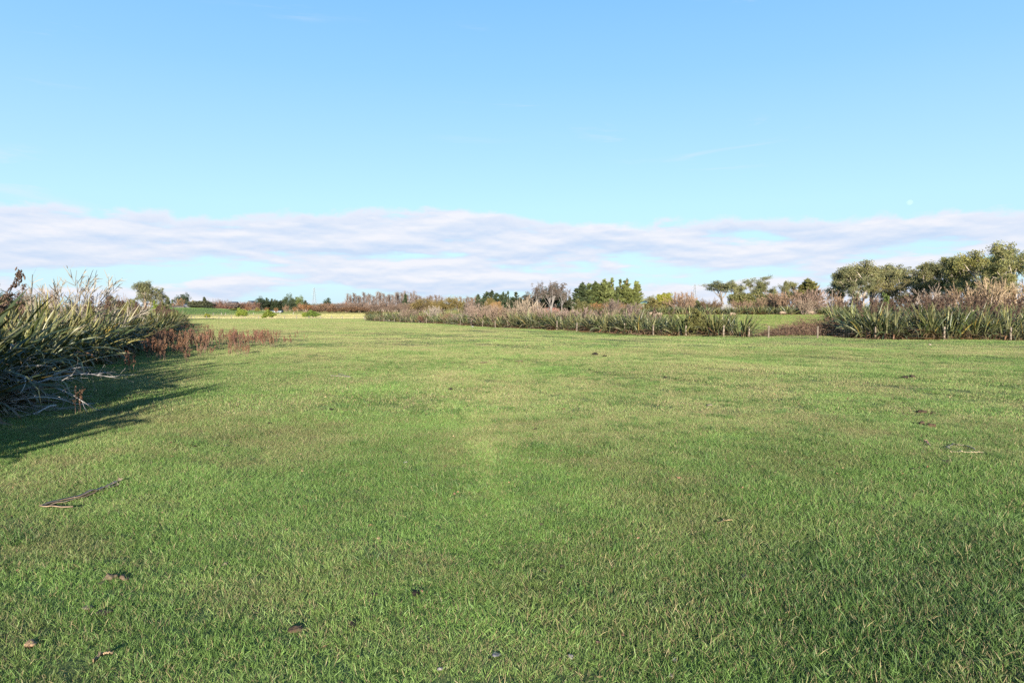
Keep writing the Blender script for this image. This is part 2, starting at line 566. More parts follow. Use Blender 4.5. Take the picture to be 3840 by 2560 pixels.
def build_grass():
    pc = bpy.data.collections.new('grass_patches')
    spec = []
    for i in range(7):
        pc.objects.link(grass_patch('patch_a%d' % i, 0.30, 640, 0.022, 0.085, 0.0034))
    for i in range(5):
        pc.objects.link(grass_patch('patch_b%d' % i, 0.46, 480, 0.028, 0.08, 0.0066))
    for i in range(5):
        pc.objects.link(grass_patch('patch_c%d' % i, 1.05, 420, 0.028, 0.072, 0.016, k=2))
    for i in range(4):
        pc.objects.link(grass_patch('patch_d%d' % i, 2.6, 480, 0.05, 0.10, 0.045, k=2))
    for i in range(3):
        pc.objects.link(grass_patch('patch_e%d' % i, 0.15, 150, 0.06, 0.14, 0.0042))

    def scatter(d0, d1, dens, lat):
        c = 1 / math.sqrt(dens)
        gx, gy = np.meshgrid(np.arange(-lat * d1, lat * d1, c), np.arange(d0 * .6, d1, c))
        x = gx.ravel() + rng.uniform(-.6, .6, gx.size) * c
        y = gy.ravel() + rng.uniform(-.6, .6, gx.size) * c
        d = y + rng.normal(size=len(y)) * d0 * .03
        k = (d > d0) & (d < d1) & (np.abs(x) < lat * y + 1.5)
        return x[k], y[k]
    pts = []
    for (d0, d1, dens, i0, ni, lat, sc0, sc1) in [(1.6, 15, 19, 0, 7, 0.88, 0.82, 1.22), (14.2, 44, 6.0, 7, 5, 0.84, 0.8, 1.2),
                                                   (42, 132, 1.35, 12, 5, 0.82, 0.8, 1.2), (128, 500, .20, 17, 4, 0.8, .8, 1.2)]:
        x, y = scatter(d0, d1, dens, lat)
        n = len(x)
        h = pnoise(x, y, 3)
        lush = np.exp(-(((x - 3.5) / 3.2) ** 2) - ((y - 5.2) / 2.6) ** 2) + np.exp(-(((x - 8) / 4) ** 2) - ((y - 9) / 4) ** 2) * 0.7
        scl = rng.uniform(sc0, sc1, n) * (1 + 0.24 * np.clip(h, -.3, 1.5) + 0.45 * lush - 0.04 * (1 - sstep(5, 11, y)))
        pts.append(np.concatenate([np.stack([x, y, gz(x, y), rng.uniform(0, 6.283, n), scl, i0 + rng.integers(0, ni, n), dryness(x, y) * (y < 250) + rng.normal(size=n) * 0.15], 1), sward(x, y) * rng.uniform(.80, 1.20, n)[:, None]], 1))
    # taller tussocks
    n = 5200
    y = np.sqrt(rng.uniform(2.5 ** 2, 38 ** 2, n))
    x = rng.uniform(-.8, .8, n) * y
    prob = .05 + .75 * sstep(.25, .8, pnoise(x, y, 4)) + .5 * np.exp(-(((x - 4) / 4) ** 2) - ((y - 6) / 4) ** 2) + .6 * np.exp(-(((x - 9) / 4) ** 2) - ((y - 12) / 6) ** 2)
    k = rng.random(n) < prob
    x, y = x[k], y[k]
    n = len(x)
    pts.append(np.concatenate([np.stack([x, y, gz(x, y), rng.uniform(0, 6.283, n), rng.uniform(.7, 1.35, n) * .95, 21 + rng.integers(0, 3, n), rng.uniform(-.05, .1, n)], 1),
                               np.array([.078, .142, .034]) * rng.uniform(.8, 1.2, n)[:, None]], 1))
    Pn = np.concatenate(pts)
    me = bpy.data.meshes.new('grass')
    me.vertices.add(len(Pn))
    me.vertices.foreach_set('co', Pn[:, :3].astype(np.float32).ravel())
    for nm, ty, c in (('rotz', 'FLOAT', 3), ('scl', 'FLOAT', 4), ('idx', 'INT', 5), ('dry', 'FLOAT', 6)):
        a = me.attributes.new(nm, ty, 'POINT')
        v = Pn[:, c]
        a.data.foreach_set('value', v.astype(np.int32) if ty == 'INT' else np.clip(v, 0, 1.6 if nm == 'scl' else 7).astype(np.float32))
    a = me.attributes.new('gc', 'FLOAT_VECTOR', 'POINT')
    a.data.foreach_set('vector', Pn[:, 7:10].astype(np.float32).ravel())
    me.materials.append(M_GRASS)
    ob = link('grass', me)
    ob['kind'] = 'stuff'
    ob['label'] = 'short grazed pasture grass, green with dry straw blades'
    ng = bpy.data.node_groups.new('grass_scatter', 'GeometryNodeTree')
    ng.interface.new_socket('Geometry', in_out='INPUT', socket_type='NodeSocketGeometry')
    ng.interface.new_socket('Geometry', in_out='OUTPUT', socket_type='NodeSocketGeometry')
    N, Lk = ng.nodes, ng.links
    gi, go = N.new('NodeGroupInput'), N.new('NodeGroupOutput')
    iop = N.new('GeometryNodeInstanceOnPoints')
    ci = N.new('GeometryNodeCollectionInfo')
    ci.inputs['Collection'].default_value = pc
    ci.inputs['Separate Children'].default_value = True
    ci.inputs['Reset Children'].default_value = True

    def named(nm, ty):
        a = N.new('GeometryNodeInputNamedAttribute')
        a.data_type = ty
        a.inputs['Name'].default_value = nm
        return a.outputs['Attribute']
    cx = N.new('ShaderNodeCombineXYZ')
    Lk.new(named('rotz', 'FLOAT'), cx.inputs[2])
    Lk.new(gi.outputs[0], iop.inputs['Points'])
    Lk.new(ci.outputs[0], iop.inputs['Instance'])
    iop.inputs['Pick Instance'].default_value = True
    Lk.new(named('idx', 'INT'), iop.inputs['Instance Index'])
    Lk.new(cx.outputs[0], iop.inputs['Rotation'])
    Lk.new(named('scl', 'FLOAT'), iop.inputs['Scale'])
    Lk.new(iop.outputs[0], go.inputs[0])
    md = ob.modifiers.new('grass_scatter', 'NODES')
    md.node_group = ng


build_grass()


# ================================================================ FLAX
def flax_leaves(seed, n, Lm=2.4, spread=0.55, w=0.085, k=7, wind=(0.0, 0.0), dead=0.14, lax=1.0):
    global rng
    keep = rng
    rng = np.random.default_rng(seed)
    mb = MB()
    nf = max(5, n // 9)
    fa = rng.uniform(0, 6.283, nf)
    fr = spread * np.sqrt(rng.uniform(0, 1, nf))
    fc = np.stack([fr * np.cos(fa), fr * np.sin(fa), np.zeros(nf)], 1)
    fi = rng.integers(0, nf, n)
    isdead = rng.random(n) < dead
    outer = rng.uniform(0, 1, n)
    # fan plane: leaves leave each fan in two opposite ranks
    fan_dir = fa[fi] + rng.normal(size=n) * 0.55
    tilt = np.abs(rng.normal(size=n)) * 0.22 + 0.20 * (fr[fi] / spread) + outer ** 2.2 * 0.62 * lax
    tilt = np.where(isdead, rng.uniform(0.6, 1.45, n) * (0.5 + 0.5 * lax), tilt)
    L = Lm * rng.uniform(0.52, 1.10, n) * np.where(isdead, 0.75, 1)
    st = fc[fi] + rng.normal(size=(n, 3)) * 0.06
    st[:, 2] = 0.02
    hz = np.stack([np.cos(fan_dir), np.sin(fan_dir), np.zeros(n)], 1)
    droop = rng.uniform(0.02, 0.16, n) * (0.5 + outer) + np.where(rng.random(n) < 0.20, 0.34, 0) + isdead * 0.2
    P = np.empty((n, k, 3))
    P[:, 0] = st
    th = tilt.copy()
    for i in range(1, k):
        d = hz * np.sin(th)[:, None]
        d[:, 2] = np.cos(th)
        d[:, 0] += wind[0] * i / k
        d[:, 1] += wind[1] * i / k
        d = nrm(d)
        P[:, i] = P[:, i - 1] + d * (L / (k - 1))[:, None]
        th = th + droop * (i / k) * 2.0
    P[:, :, 2] = np.maximum(P[:, :, 2], 0.03)
    prof = np.interp(np.linspace(0, 1, k), [0, .15, .5, .78, .93, 1], [.75, .95, 1, .75, .34, .03])
    W = w * rng.uniform(0.7, 1.25, n)[:, None] * prof[None]
    tan = nrm(P[:, -1] - P[:, 0])
    tw = rng.normal(size=n) * 0.7
    sd = np.stack([-np.sin(fan_dir + tw), np.cos(fan_dir + tw), rng.normal(size=n) * 0.25], 1)
    sd = nrm(sd - tan * (sd * tan).sum(1, keepdims=True))
    nor = np.cross(tan, sd)
    # V-folded blade: left edge, keel, right edge
    Lf = P - sd[:, None] * W[:, :, None] * 0.5 + nor[:, None] * W[:, :, None] * 0.16
    Rt = P + sd[:, None] * W[:, :, None] * 0.5 + nor[:, None] * W[:, :, None] * 0.16
    V = np.stack([Lf, P, Rt], 2)
    idx = np.arange(n * k * 3).reshape(n, k, 3)
    Q = np.concatenate([np.stack([idx[:, :-1, j], idx[:, :-1, j + 1], idx[:, 1:, j + 1], idx[:, 1:, j]], -1).reshape(-1, 4) for j in (0, 1)])
    g = np.array([0.042, 0.062, 0.022])
    g2 = np.array([0.225, 0.225, 0.110])  # pale blade tone; leaf highlights are put into this colour
    y_ = np.array([0.24, 0.19, 0.055])
    br = np.array([0.140, 0.072, 0.036])
    tn = np.array([0.22, 0.165, 0.105])
    t = (rng.random(n) ** 2.0)[:, None]
    c = g * (1 - t) + g2 * t
    c = np.where((rng.random(n) < 0.025)[:, None], y_, c)
    q = rng.random(n)[:, None]
    c = np.where(isdead[:, None], br * (1 - q) + tn * q, c)
    c = c * rng.uniform(0.6, 1.35, n)[:, None]
    Cv = np.repeat(c[:, None, :], k, 1)
    # older bases and tips go tan
    tip = (rng.random(n) < 0.35)[:, None, None] * np.interp(np.linspace(0, 1, k), [0, .85, 1], [0, 0, .8])[None, :, None]
    Cv = Cv * (1 - tip) + br * tip
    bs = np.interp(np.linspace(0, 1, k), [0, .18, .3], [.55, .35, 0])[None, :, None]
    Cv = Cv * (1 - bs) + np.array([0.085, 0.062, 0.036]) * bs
    Cv = np.repeat(Cv[:, :, None, :], 3, 2)
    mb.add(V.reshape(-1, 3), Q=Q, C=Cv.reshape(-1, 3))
    rng = keep
    return mb.mesh('flax_leaves', M_FLAX)


def flax_stalk(seed, H=3.4, detail=1, lean=0.12):
    """returns (stalk mesh, pods mesh)"""
    global rng
    keep = rng
    rng = np.random.default_rng(seed)
    a = rng.uniform(0, 6.283)
    d = np.array([[math.cos(a) * lean, math.sin(a) * lean, 1.0]])
    P = path(np.array([[0, 0, 0.05]]), d, H, 9, 0.05, -0.01)
    R = np.linspace(0.022, 0.007, 9)[None]
    mb = MB()
    stc = np.array([0.045, 0.030, 0.026])
    tubes(mb, P, R, stc, 5, True)
    # side branches, alternate, in the top 45 %
    nb = 9
    B, BR = grow(P, R, nb, 0.55, 0.98, 0.75, 0.085, up=0.12, wig=0.08, k=4, rr=0.6)
    tubes(mb, B, np.maximum(BR, 0.005), stc, 4, True)
    pods = MB()
    tips = np.concatenate([B[:, 1:].reshape(-1, 3), P[0, -3:]])
    npd = 5 if detail else 3
    c = np.repeat(tips, npd, 0) + rng.normal(size=(len(tips) * npd, 3)) * 0.035
    dd = nrm(rng.normal(size=c.shape) * 0.7 + np.array([0, 0, 0.9]))
    Lp = rng.uniform(0.07, 0.115, len(c)) * (1.0 if detail else 1.5)
    PP = c[:, None, :] + dd[:, None, :] * (np.linspace(-.5, .5, 4)[None, :, None] * Lp[:, None, None])
    RR = Lp[:, None] * np.array([0.06, 0.17, 0.15, 0.02])[None]
    cc = np.array([0.043, 0.028, 0.021]) * rng.uniform(0.6, 1.6, len(c))[:, None]
    cc = np.where((rng.random(len(c)) < 0.35)[:, None], np.array([0.085, 0.055, 0.037]), cc)
    tubes(pods, PP, RR, cc, 5)
    rng = keep
    return mb.mesh('flower_stalk', M_POD), pods.mesh('seed_head', M_POD, True)


FLAX_NEAR = [flax_leaves(100 + i, 230, 2.85, 0.75, 0.080, 9, wind=(0.03, -0.02), dead=.26, lax=1.15) for i in range(6)]
FLAX_UP = [flax_leaves(150 + i, 130, 2.8, 0.6, 0.112, 8, lax=0.25, dead=.05) for i in range(2)]
FLAX_MID = [flax_leaves(200 + i, 230, 2.6, 1.0, 0.096, 7, dead=0.36, wind=(-0.12, -.03), lax=1.45) for i in range(7)]
FLAX_FAR = [flax_leaves(300 + i, 170, 2.55, 1.0, 0.122, 6, dead=0.30, wind=(-0.12, -.03), lax=1.45) for i in range(5)]
STALK_N = [flax_stalk(400 + i, random.uniform(2.7, 3.35), 1, 0.42) for i in range(6)]
STALK_F = [flax_stalk(430 + i, random.uniform(2.5, 3.1), 0, 0.3) for i in range(5)]


def flax(x, y, label, group, lv, sc=1.0, stalks=1, rz=None, zs=1.0, tint=(1, 1, 1)):
    rz = random.uniform(-0.5, 0.5) + (random.choice([0, 1.6, -1.6]) if lv == 0 else 0) if rz is None else rz
    e = empty('flax_plant', (x, y, gz1(x, y)), label, 'flax plant', group, rz, (sc, sc, sc * zs))
    base = (FLAX_NEAR, FLAX_MID, FLAX_FAR, FLAX_UP)[lv]
    v_ = random.uniform(.68, 1.05)
    link('leaf_clump', random.choice(base), e, color=(tint[0] * v_, tint[1] * v_ * random.uniform(.92, 1.02), tint[2] * v_ * random.uniform(.8, 1.05)))
    for _ in range(stalks):
        s, p = random.choice(STALK_N if lv in (0, 3) else STALK_F)
        o = link('flower_stalk', s, e, (random.uniform(-.6, .6), random.uniform(-.6, .6), 0))
        o.rotation_euler = (0, 0, random.uniform(0, 6.28))
        link('seed_head', p, o)
    return e


# hedge on the near side of the paddock, running away from the camera
def lx(y):
    return -5.1 - 0.44 * y


NEARSPOTS = [  # x offset from the front line, y, scale, stalks
    (-0.7, 7.2, 1.05, 0), (-0.6, 9.6, 1.08, 0), (-1.2, 12.0, 1.18, 0), (-2.6, 10.0, 1.25, 0), (-2.4, 13.8, 1.22, 1),
    (-1.0, 14.3, 1.10, 0), (-0.9, 17.4, 1.12, 1), (-2.7, 18.3, 1.02, 2), (-1.0, 20.0, 0.95, 0), (-3.2, 16.0, 1.10, 1)]
NEARLAB = ['flax clump at the very end of the hedge beside the camera', 'flax clump next to the end clump beside the camera',
           'flax clump leaning over the paddock beside the camera', 'tall flax clump standing behind the hedge end beside the camera',
           'flax clump with drooping blades behind the dead grey branches', 'flax clump rising straight out of the dead grey branches',
           'big upright flax clump with yellowing blades beside the dead grey branches',
           'tallest flax clump of the hedge, dark seed heads against the sky', 'flax clump with long blades stretched over the grass past the dead branches',
           'flax clump half hidden behind the dead branches, seed head at the frame edge']
for i, (ox, y, sc, ns) in enumerate(NEARSPOTS):
    flax(lx(y) + ox, y, NEARLAB[i], 'flax plants of the near hedge', 3 if y < 12.5 else 0, sc, ns, tint=(1.0, .96, .80))
k = 0
y = 22.6
while y < 127:
    sp = 2.5 + (y - 22) * 0.016
    for r in range(2):
        yy = y + random.uniform(-.5, .5) + r * 1.2
        x = lx(yy) - 0.9 - r * 2.3 + random.uniform(-.4, .4)
        lv = 0 if y < 45 else 1
        if y > 78:
            lab = 'small flax clump merging into the far end of the near hedge'
        elif r == 0:
            lab = 'flax clump in the paddock-side row of the near hedge, %s after the dead branches' % ORD[k]
        else:
            lab = 'flax clump in the hidden row of the near hedge, %s after the dead branches' % ORD[k]
        flax(x, yy, lab, 'flax plants of the near hedge', lv, random.uniform(0.90, 1.10), (random.choice([2, 3, 3, 4]) if r else random.choice([0, 1, 1, 2])) if y > 36 else random.choice([0, 1, 1]),
             tint=(1.08, 1.0, .85))
    k += 1
    y += sp

# hedge behind the wire fence
k = 0
segs = []
acc = 0
for i in range(len(POSTS) - 1):
    a, b = POSTS[i], POSTS[i + 1]
    L = np.hypot(*(b - a)[:2])
    segs.append((acc, L, a, b))
    acc += L


def along(s):
    for s0, L, a, b in segs:
        if s <= s0 + L:
            t = (s - s0) / L
            p = a + (b - a) * t
            d = (b - a)[:2] / L
            return p, np.array([d[1], -d[0]])
    return b, np.array([d[1], -d[0]])


def back(n):
    return n if n[1] > 0 else -n


gap0 = None
s = 0.8
used = {}
while s < acc - 3:
    p, nrml = along(s)
    nrml = back(nrml)
    far = s > 75
    px = 1920 + p[0] / p[1] * FPX
    for row in range(2):
        off = 1.15 + row * 2.5 + random.uniform(-.3, .3)
        q = p[:2] + nrml * off + np.array([random.uniform(-.4, .4), 0])
        if 2800 < px < 3235 and row == 0:
            continue                       # bramble mound stands here
        if 2715 < px < 3170 and row == 1:
            continue                       # gap that opens on the bright paddock
        lv = 1 if p[1] < 95 else 2
        j = int(np.argmin([np.hypot(*(pp[:2] - p[:2])) for pp in POSTS]))
        side = 'before' if s < sum(sg[1] for sg in segs[:j]) else 'after'
        key = (j, side, row)
        used[key] = used.get(key, 0) + 1
        if p[1] > 112:
            lab = 'distant flax clump in the far run of the fenced hedge toward the dark round bush'
        else:
            lab = '%s flax clump %s the %s fence post from the corner%s' % (
                'broad' if row == 0 else 'second-row', side, ORD[min(j, 47)], '' if used[key] == 1 else ', further along')
        hs = random.uniform(0.78, 1.12) * (1.0 if px > 2400 else 0.92)
        if px > 3150:
            hs *= 1.12 + 0.10 * row
        st = 0
        if px > 3050:
            st = random.choice([2, 3, 4]) if row else random.choice([0, 1, 2])
        elif row:
            st = random.choice([0, 1, 2])
        flax(q[0], q[1], lab, 'flax plants behind the wire fence', lv, hs, st)
    s += random.uniform(1.7, 2.6) if p[1] < 90 else random.uniform(2.6, 3.8)

# deeper rows right behind the fenced hedge, and the hedge across the bright paddock
k = 0
for (Y, x0, x1, stp, sc, ns, nm) in [(74, 3190, 4000, 95, 1.28, (2, 3, 4), 'third row'), (92, 3180, 3990, 85, 1.32, (3, 4), 'fourth row'),
                                      (120, 3150, 3960, 75, 1.32, (3, 4), 'rear row')]:
    px = x0
    while px < x1:
        p = at(px + random.uniform(-20, 20), 1170, Y + random.uniform(-3, 3))
        flax(p[0], p[1], 'seed-laden flax clump crowded into the %s of the thick hedge below the eucalyptus trees' % nm,
             'flax plants in the thick hedge below the eucalyptus trees', 1 if Y < 80 else 2, sc * random.uniform(.92, 1.08), random.choice(ns))
        px += stp * random.uniform(.85, 1.15)
px = 2215
while px < 3190:
    if not (2920 < px < 2985) and not (3010 < px < 3060):
        p = at(px, 1170, 182 + random.uniform(-4, 4))
        flax(p[0], p[1], 'dark flax clump in the hedge across the bright sheep paddock', 'flax plants across the sheep paddock', 2,
             random.uniform(.9, 1.15), random.choice([0, 1, 2]))
    px += random.uniform(26, 38)
p = at(2952, 1170, 178)
flax(p[0], p[1], 'flax clump with spiky blades between the two pink shrubs above the sheep', None, 2, 1.15, 0)
p = at(2760, 1170, 118)


# ================================================================ TREES AND SHRUBS (unit height prototypes)
def with_seed(fn):
    def w(seed, *a, **kw):
        global rng
        keep = rng
        rng = np.random.default_rng(seed)
        r = fn(*a, **kw)
        rng = keep
        return r
    return w


def clumps(mb, centers, rad, n, L, W, upbias=0.0, out=None, squash=0.7, var=0.35):
    m = len(centers)
    rad = np.broadcast_to(rad, (m,))
    idx = np.repeat(np.arange(m), n)
    v = nrm(rng.normal(size=(len(idx), 3))) * (rng.uniform(0.25, 1, len(idx)) ** 0.6)[:, None]
    v[:, 2] *= squash
    c = centers[idx] + v * rad[idx][:, None]
    d = nrm(rng.normal(size=c.shape)) * 0.8 + v * 0.6
    if out is not None:
        d = d * 0.5 + out[idx]
    d[:, 2] += upbias
    b = rng.uniform(1 - var, 1 + var, m)[idx] * rng.uniform(0.75, 1.25, len(idx))
    h = rng.normal(size=len(idx)) * 0.06
    C = b[:, None] * np.stack([1 + h, np.ones_like(h), 1 - h], 1)
    leaves(mb, c, d, L * rng.uniform(.7, 1.3, len(c)), W * rng.uniform(.7, 1.3, len(c)), np.clip(C, 0.05, 3))


BK = np.array([1.0, 1.0, 1.0])


@with_seed
def p_euc(trunk=0.34, nl=6, spread=0.45, low=0.25, t0=0.4):
    """open gum tree: forked pale limbs, foliage in separate rounded heads"""
    tb, cb = MB(), MB()
    P = path(np.array([[0, 0, -0.02]]), np.array([[rng.normal() * .06, rng.normal() * .06, 1]]), trunk + 0.25, 6, 0.05, 0)
    R = np.linspace(0.022, 0.011, 6)[None]
    A, AR = grow(P, R, nl, t0, 1.0, spread, 0.85, up=0.06, wig=0.10, k=5, rr=0.75)
    B, BR = grow(A, AR, 4, 0.35, 1.0, 0.55, 0.55, up=0.05, wig=0.14, k=4, rr=0.65)
    D, DR = grow(B, BR, 3, 0.4, 1.0, 0.6, 0.5, up=0.05, wig=0.2, k=3, rr=0.6)
    for p_, r_, s_ in ((P, R, 7), (A, AR, 5), (B, BR, 4), (D, DR, 3)):
        tubes(tb, p_, np.maximum(r_, 0.0022), BK, s_)
    tips = np.concatenate([B[:, -1], D[:, -1]])
    tips = tips[tips[:, 2] > low]
    tips = np.concatenate([tips, A[:, -1]])
    tips = tips + rng.normal(size=tips.shape) * .018
    clumps(cb, tips, rng.uniform(0.040, 0.105, len(tips)), 52, 0.025, 0.013, upbias=-0.15, squash=0.75, var=0.38)
    return tb, cb


@with_seed
def p_round(nc=90, rx=0.5, leaf=0.05, n=45, cr=0.11, base=0.05, flat=1.0):
    """rounded evergreen: clumped shell of leaves over short limbs"""
    tb, cb = MB(), MB()
    v = nrm(rng.normal(size=(nc, 3)))
    v[:, 2] = np.abs(v[:, 2]) * 1.0 - 0.35 * (rng.random(nc) < 0.45)
    rr = rng.uniform(0.72, 1.04, nc)
    lump = 1 + 0.16 * np.sin(v[:, 0] * 4 + rng.uniform(0, 6)) + 0.13 * np.sin(v[:, 1] * 5 + v[:, 2] * 4 + rng.uniform(0, 6))
    c = v * (rr * lump)[:, None] * np.array([rx, rx, 0.56 * flat]) + np.array([0, 0, 0.42])
    c[:, 2] = np.maximum(c[:, 2], base)
    P = path(np.array([[0, 0, -0.03]]), np.array([[0, 0, 1.]]), 0.5, 4, 0.05, 0)
    R = np.linspace(0.03, 0.015, 4)[None]
    A, AR = grow(P, R, 12, 0.2, 1, 0.9, 0.8, up=0.1, wig=0.15, k=4)
    tubes(tb, P, R, BK, 6)
    tubes(tb, A, AR, BK, 4)
    clumps(cb, c, cr * rng.uniform(.7, 1.2, nc), n, leaf, leaf * 0.5, upbias=0.15, squash=0.85, var=0.3)
    ci = c * np.array([0.7, 0.7, 0.8])
    clumps(cb, ci[::2], cr * 1.1, 22, leaf * 1.3, leaf * 0.8, squash=0.9)
    return tb, cb


@with_seed
def p_conifer(nb=120, rx=0.28, tipup=0.5, L=0.13, shape=0.75, n=16, base=0.06, var=0.4, cr=0.04):
    """cypress / pine: layered sprays, jagged leader"""
    tb, cb = MB(), MB()
    P = path(np.array([[0, 0, -0.02]]), np.array([[0, 0, 1.]]), 0.98, 8, 0.015, 0)
    R = np.linspace(0.026, 0.003, 8)[None]
    tubes(tb, P, R, BK, 6)
    t = rng.uniform(base, 1, nb) ** 0.9
    a = rng.uniform(0, 6.283, nb)
    lob = 1 + 0.22 * np.sin(a * 3 + rng.uniform(0, 6)) * (0.4 + t)
    rad = rx * (np.clip(1 - t, 0, 1) ** shape * 0.94 + 0.05) * np.clip(t * 5 + 0.5, 0, 1) * lob * rng.uniform(.55, 1.22, nb)
    st = np.stack([np.zeros(nb), np.zeros(nb), t * 0.93], 1)
    d = np.stack([np.cos(a), np.sin(a), np.full(nb, 0.25)], 1)
    B = path(st, d, rad * 1.05, 4, 0.05, tipup * 0.25)
    tubes(tb, B, np.linspace(0.006, 0.0015, 4)[None] * np.ones((nb, 1)), BK, 3)
    for f, sz in ((0.35, 1.0), (0.6, 1.0), (0.82, 0.95), (1.0, 0.8)):
        i = min(int(f * 3), 2)
        w = f * 3 - i
        c = B[:, i] * (1 - w) + B[:, i + 1] * w
        o = nrm(B[:, i + 1] - B[:, i])
        clumps(cb, c, cr * sz, n, L * 0.45, 0.016, upbias=tipup, out=o * 0.9, squash=0.6, var=var)
    top = P[0, -3:]
    clumps(cb, top, 0.018, 18, L * 0.5, 0.012, upbias=1.2, squash=1.4)
    return tb, cb


@with_seed
def p_cypress(leaders=5):
    """old cypress: several jagged leaders, flaring layered sprays"""
    tb, cb = MB(), MB()
    P = path(np.array([[0, 0, -0.02]]), np.array([[0, 0, 1.]]), 0.95, 8, 0.015, 0)
    R = np.linspace(0.028, 0.003, 8)[None]
    tubes(tb, P, R, BK, 6)
    for j in range(leaders + 1):
        a0 = rng.uniform(0, 6.283)
        r0 = 0 if j == 0 else rng.uniform(.10, .20)
        hh = 1.0 if j == 0 else rng.uniform(.68, .94)
        x0, y0 = r0 * math.cos(a0), r0 * math.sin(a0)
        nb = 46
        t = rng.uniform(.04, 1, nb)
        a = rng.uniform(0, 6.283, nb)
        rad = (.17 * (1 - t) ** .8 + .018) * rng.uniform(.5, 1.45, nb)
        st = np.stack([x0 * np.minimum(1, .3 + t), y0 * np.minimum(1, .3 + t), t * hh * .95], 1)
        d = np.stack([np.cos(a) + x0 * 2, np.sin(a) + y0 * 2, np.full(nb, .35)], 1)
        B = path(st, d, rad, 4, .06, .22)
        tubes(tb, B, np.linspace(.005, .0015, 4)[None] * np.ones((nb, 1)), BK, 3)
        o = nrm(B[:, 3] - B[:, 0])
        b = rng.uniform(.6, 1.4, nb)
        for i, sz in ((1, 1.), (2, 1.), (3, .75)):
            c0 = len(cb.V)
            clumps(cb, B[:, i], .030 * sz, 22, .062, .013, upbias=.75, out=o * .9, squash=.55, var=.15)
            cb.C[c0] = cb.C[c0] * np.repeat(b, 22 * 4)[:, None]
        tip = np.array([[x0, y0, hh * .93], [x0, y0, hh * .97]])
        clumps(cb, tip, .012, 16, .07, .009, upbias=1.6, squash=1.8)
    return tb, cb


@with_seed
def p_twig(ns=16, h=1.0, spread=0.5, lv=(7, 6), tw=0.006, up=0.04, r0=0.012, dome=True, lr=(0.5, 0.45)):
    """leafless shrub: many rising stems and fine twigs"""
    tb, cb = MB(), MB()
    a = rng.uniform(0, 6.283, ns)
    tl = np.sqrt(rng.uniform(0, 1, ns)) * spread
    st = np.stack([np.cos(a) * tl * 0.25, np.sin(a) * tl * 0.25, np.full(ns, -0.02)], 1)
    d = np.stack([np.cos(a) * np.sin(tl * 1.6), np.sin(a) * np.sin(tl * 1.6), np.cos(tl * 1.6) + 0.15], 1)
    A = path(st, d, 0.86 * rng.uniform(.8, 1.1, ns), 6, 0.09, up)
    AR = r0 * rng.uniform(.7, 1.2, ns)[:, None] * np.linspace(1, 0.3, 6)[None]
    c0 = rng.uniform(.8, 1.15, ns)[:, None] * np.ones(3)
    tubes(tb, A, AR, c0, 4)
    B, BR = grow(A, AR, lv[0], 0.25, 1, 0.5, lr[0], up=up, wig=0.12, k=4, rr=0.6)
    D, DR = grow(B, BR, lv[1], 0.2, 1, 0.5, lr[1], up=up, wig=0.12, k=3, rr=0.6)
    ribbons(cb, B, np.maximum(BR * 2, tw * 1.2), rng.uniform(.7, 1.2, len(B))[:, None] * np.ones(3))
    ribbons(cb, D, np.full(D.shape[:2], tw) * np.array([1, .9, .5])[None], rng.uniform(.7, 1.3, len(D))[:, None] * np.ones(3))
    return tb, cb


@with_seed
def p_poplar(n=110, rx=0.11, tw=0.0065):
    tb, cb = MB(), MB()
    P = path(np.array([[0, 0, -0.02]]), np.array([[0, 0, 1.]]), 0.95, 7, 0.02, 0)
    R = np.linspace(0.014, 0.004, 7)[None]
    tubes(tb, P, R, BK, 5)
    A, AR = grow(P, R, n, 0.10, 0.98, 0.34, 0.27, up=0.24, wig=0.05, k=4, rr=0.5)
    D, DR = grow(A, AR, 4, 0.2, 1, 0.4, 0.5, up=0.15, wig=0.08, k=3)
    ribbons(cb, A, np.full(A.shape[:2], tw), rng.uniform(.75, 1.2, len(A))[:, None] * np.ones(3))
    ribbons(cb, D, np.full(D.shape[:2], tw * .8), rng.uniform(.75, 1.2, len(D))[:, None] * np.ones(3))
    return tb, cb


@with_seed
def p_bare(leafy=0.4, spread=0.38, tw=0.0056):
    """bare spreading tree with a visible pale trunk and upswept limbs"""
    tb, cb = MB(), MB()
    P = path(np.array([[0, 0, -0.02]]), np.array([[rng.normal() * .05, 0, 1]]), 0.42, 5, 0.05, 0)
    R = np.linspace(0.021, 0.013, 5)[None]
    A, AR = grow(P, R, 9, 0.45, 1, spread, 1.35, up=0.05, wig=0.09, k=6, rr=0.42)
    B, BR = grow(A, AR, 6, 0.3, 1, 0.5, 0.45, up=0.03, wig=0.12, k=4, rr=0.6)
    D, DR = grow(B, BR, 5, 0.2, 1, 0.55, 0.55, up=0.02, wig=0.15, k=3, rr=0.6)
    E, ER = grow(D, DR, 4, 0.2, 1, 0.55, 0.6, wig=0.15, k=3, rr=0.6)
    tubes(tb, P, R, BK, 7)
    tubes(tb, A, AR, BK, 5)
    tubes(tb, B, np.maximum(BR * .7, 0.0018), BK * .9, 4)
    ribbons(cb, D, np.full(D.shape[:2], tw), rng.uniform(.7, 1.2, len(D))[:, None] * np.ones(3))
    ribbons(cb, E, np.full(E.shape[:2], tw * .8), rng.uniform(.7, 1.2, len(E))[:, None] * np.ones(3))
    if leafy:
        t = E[:, -1][rng.random(len(E)) < leafy]
        clumps(cb, t, 0.012, 3, 0.02, 0.014, var=0.3)
    return tb, cb


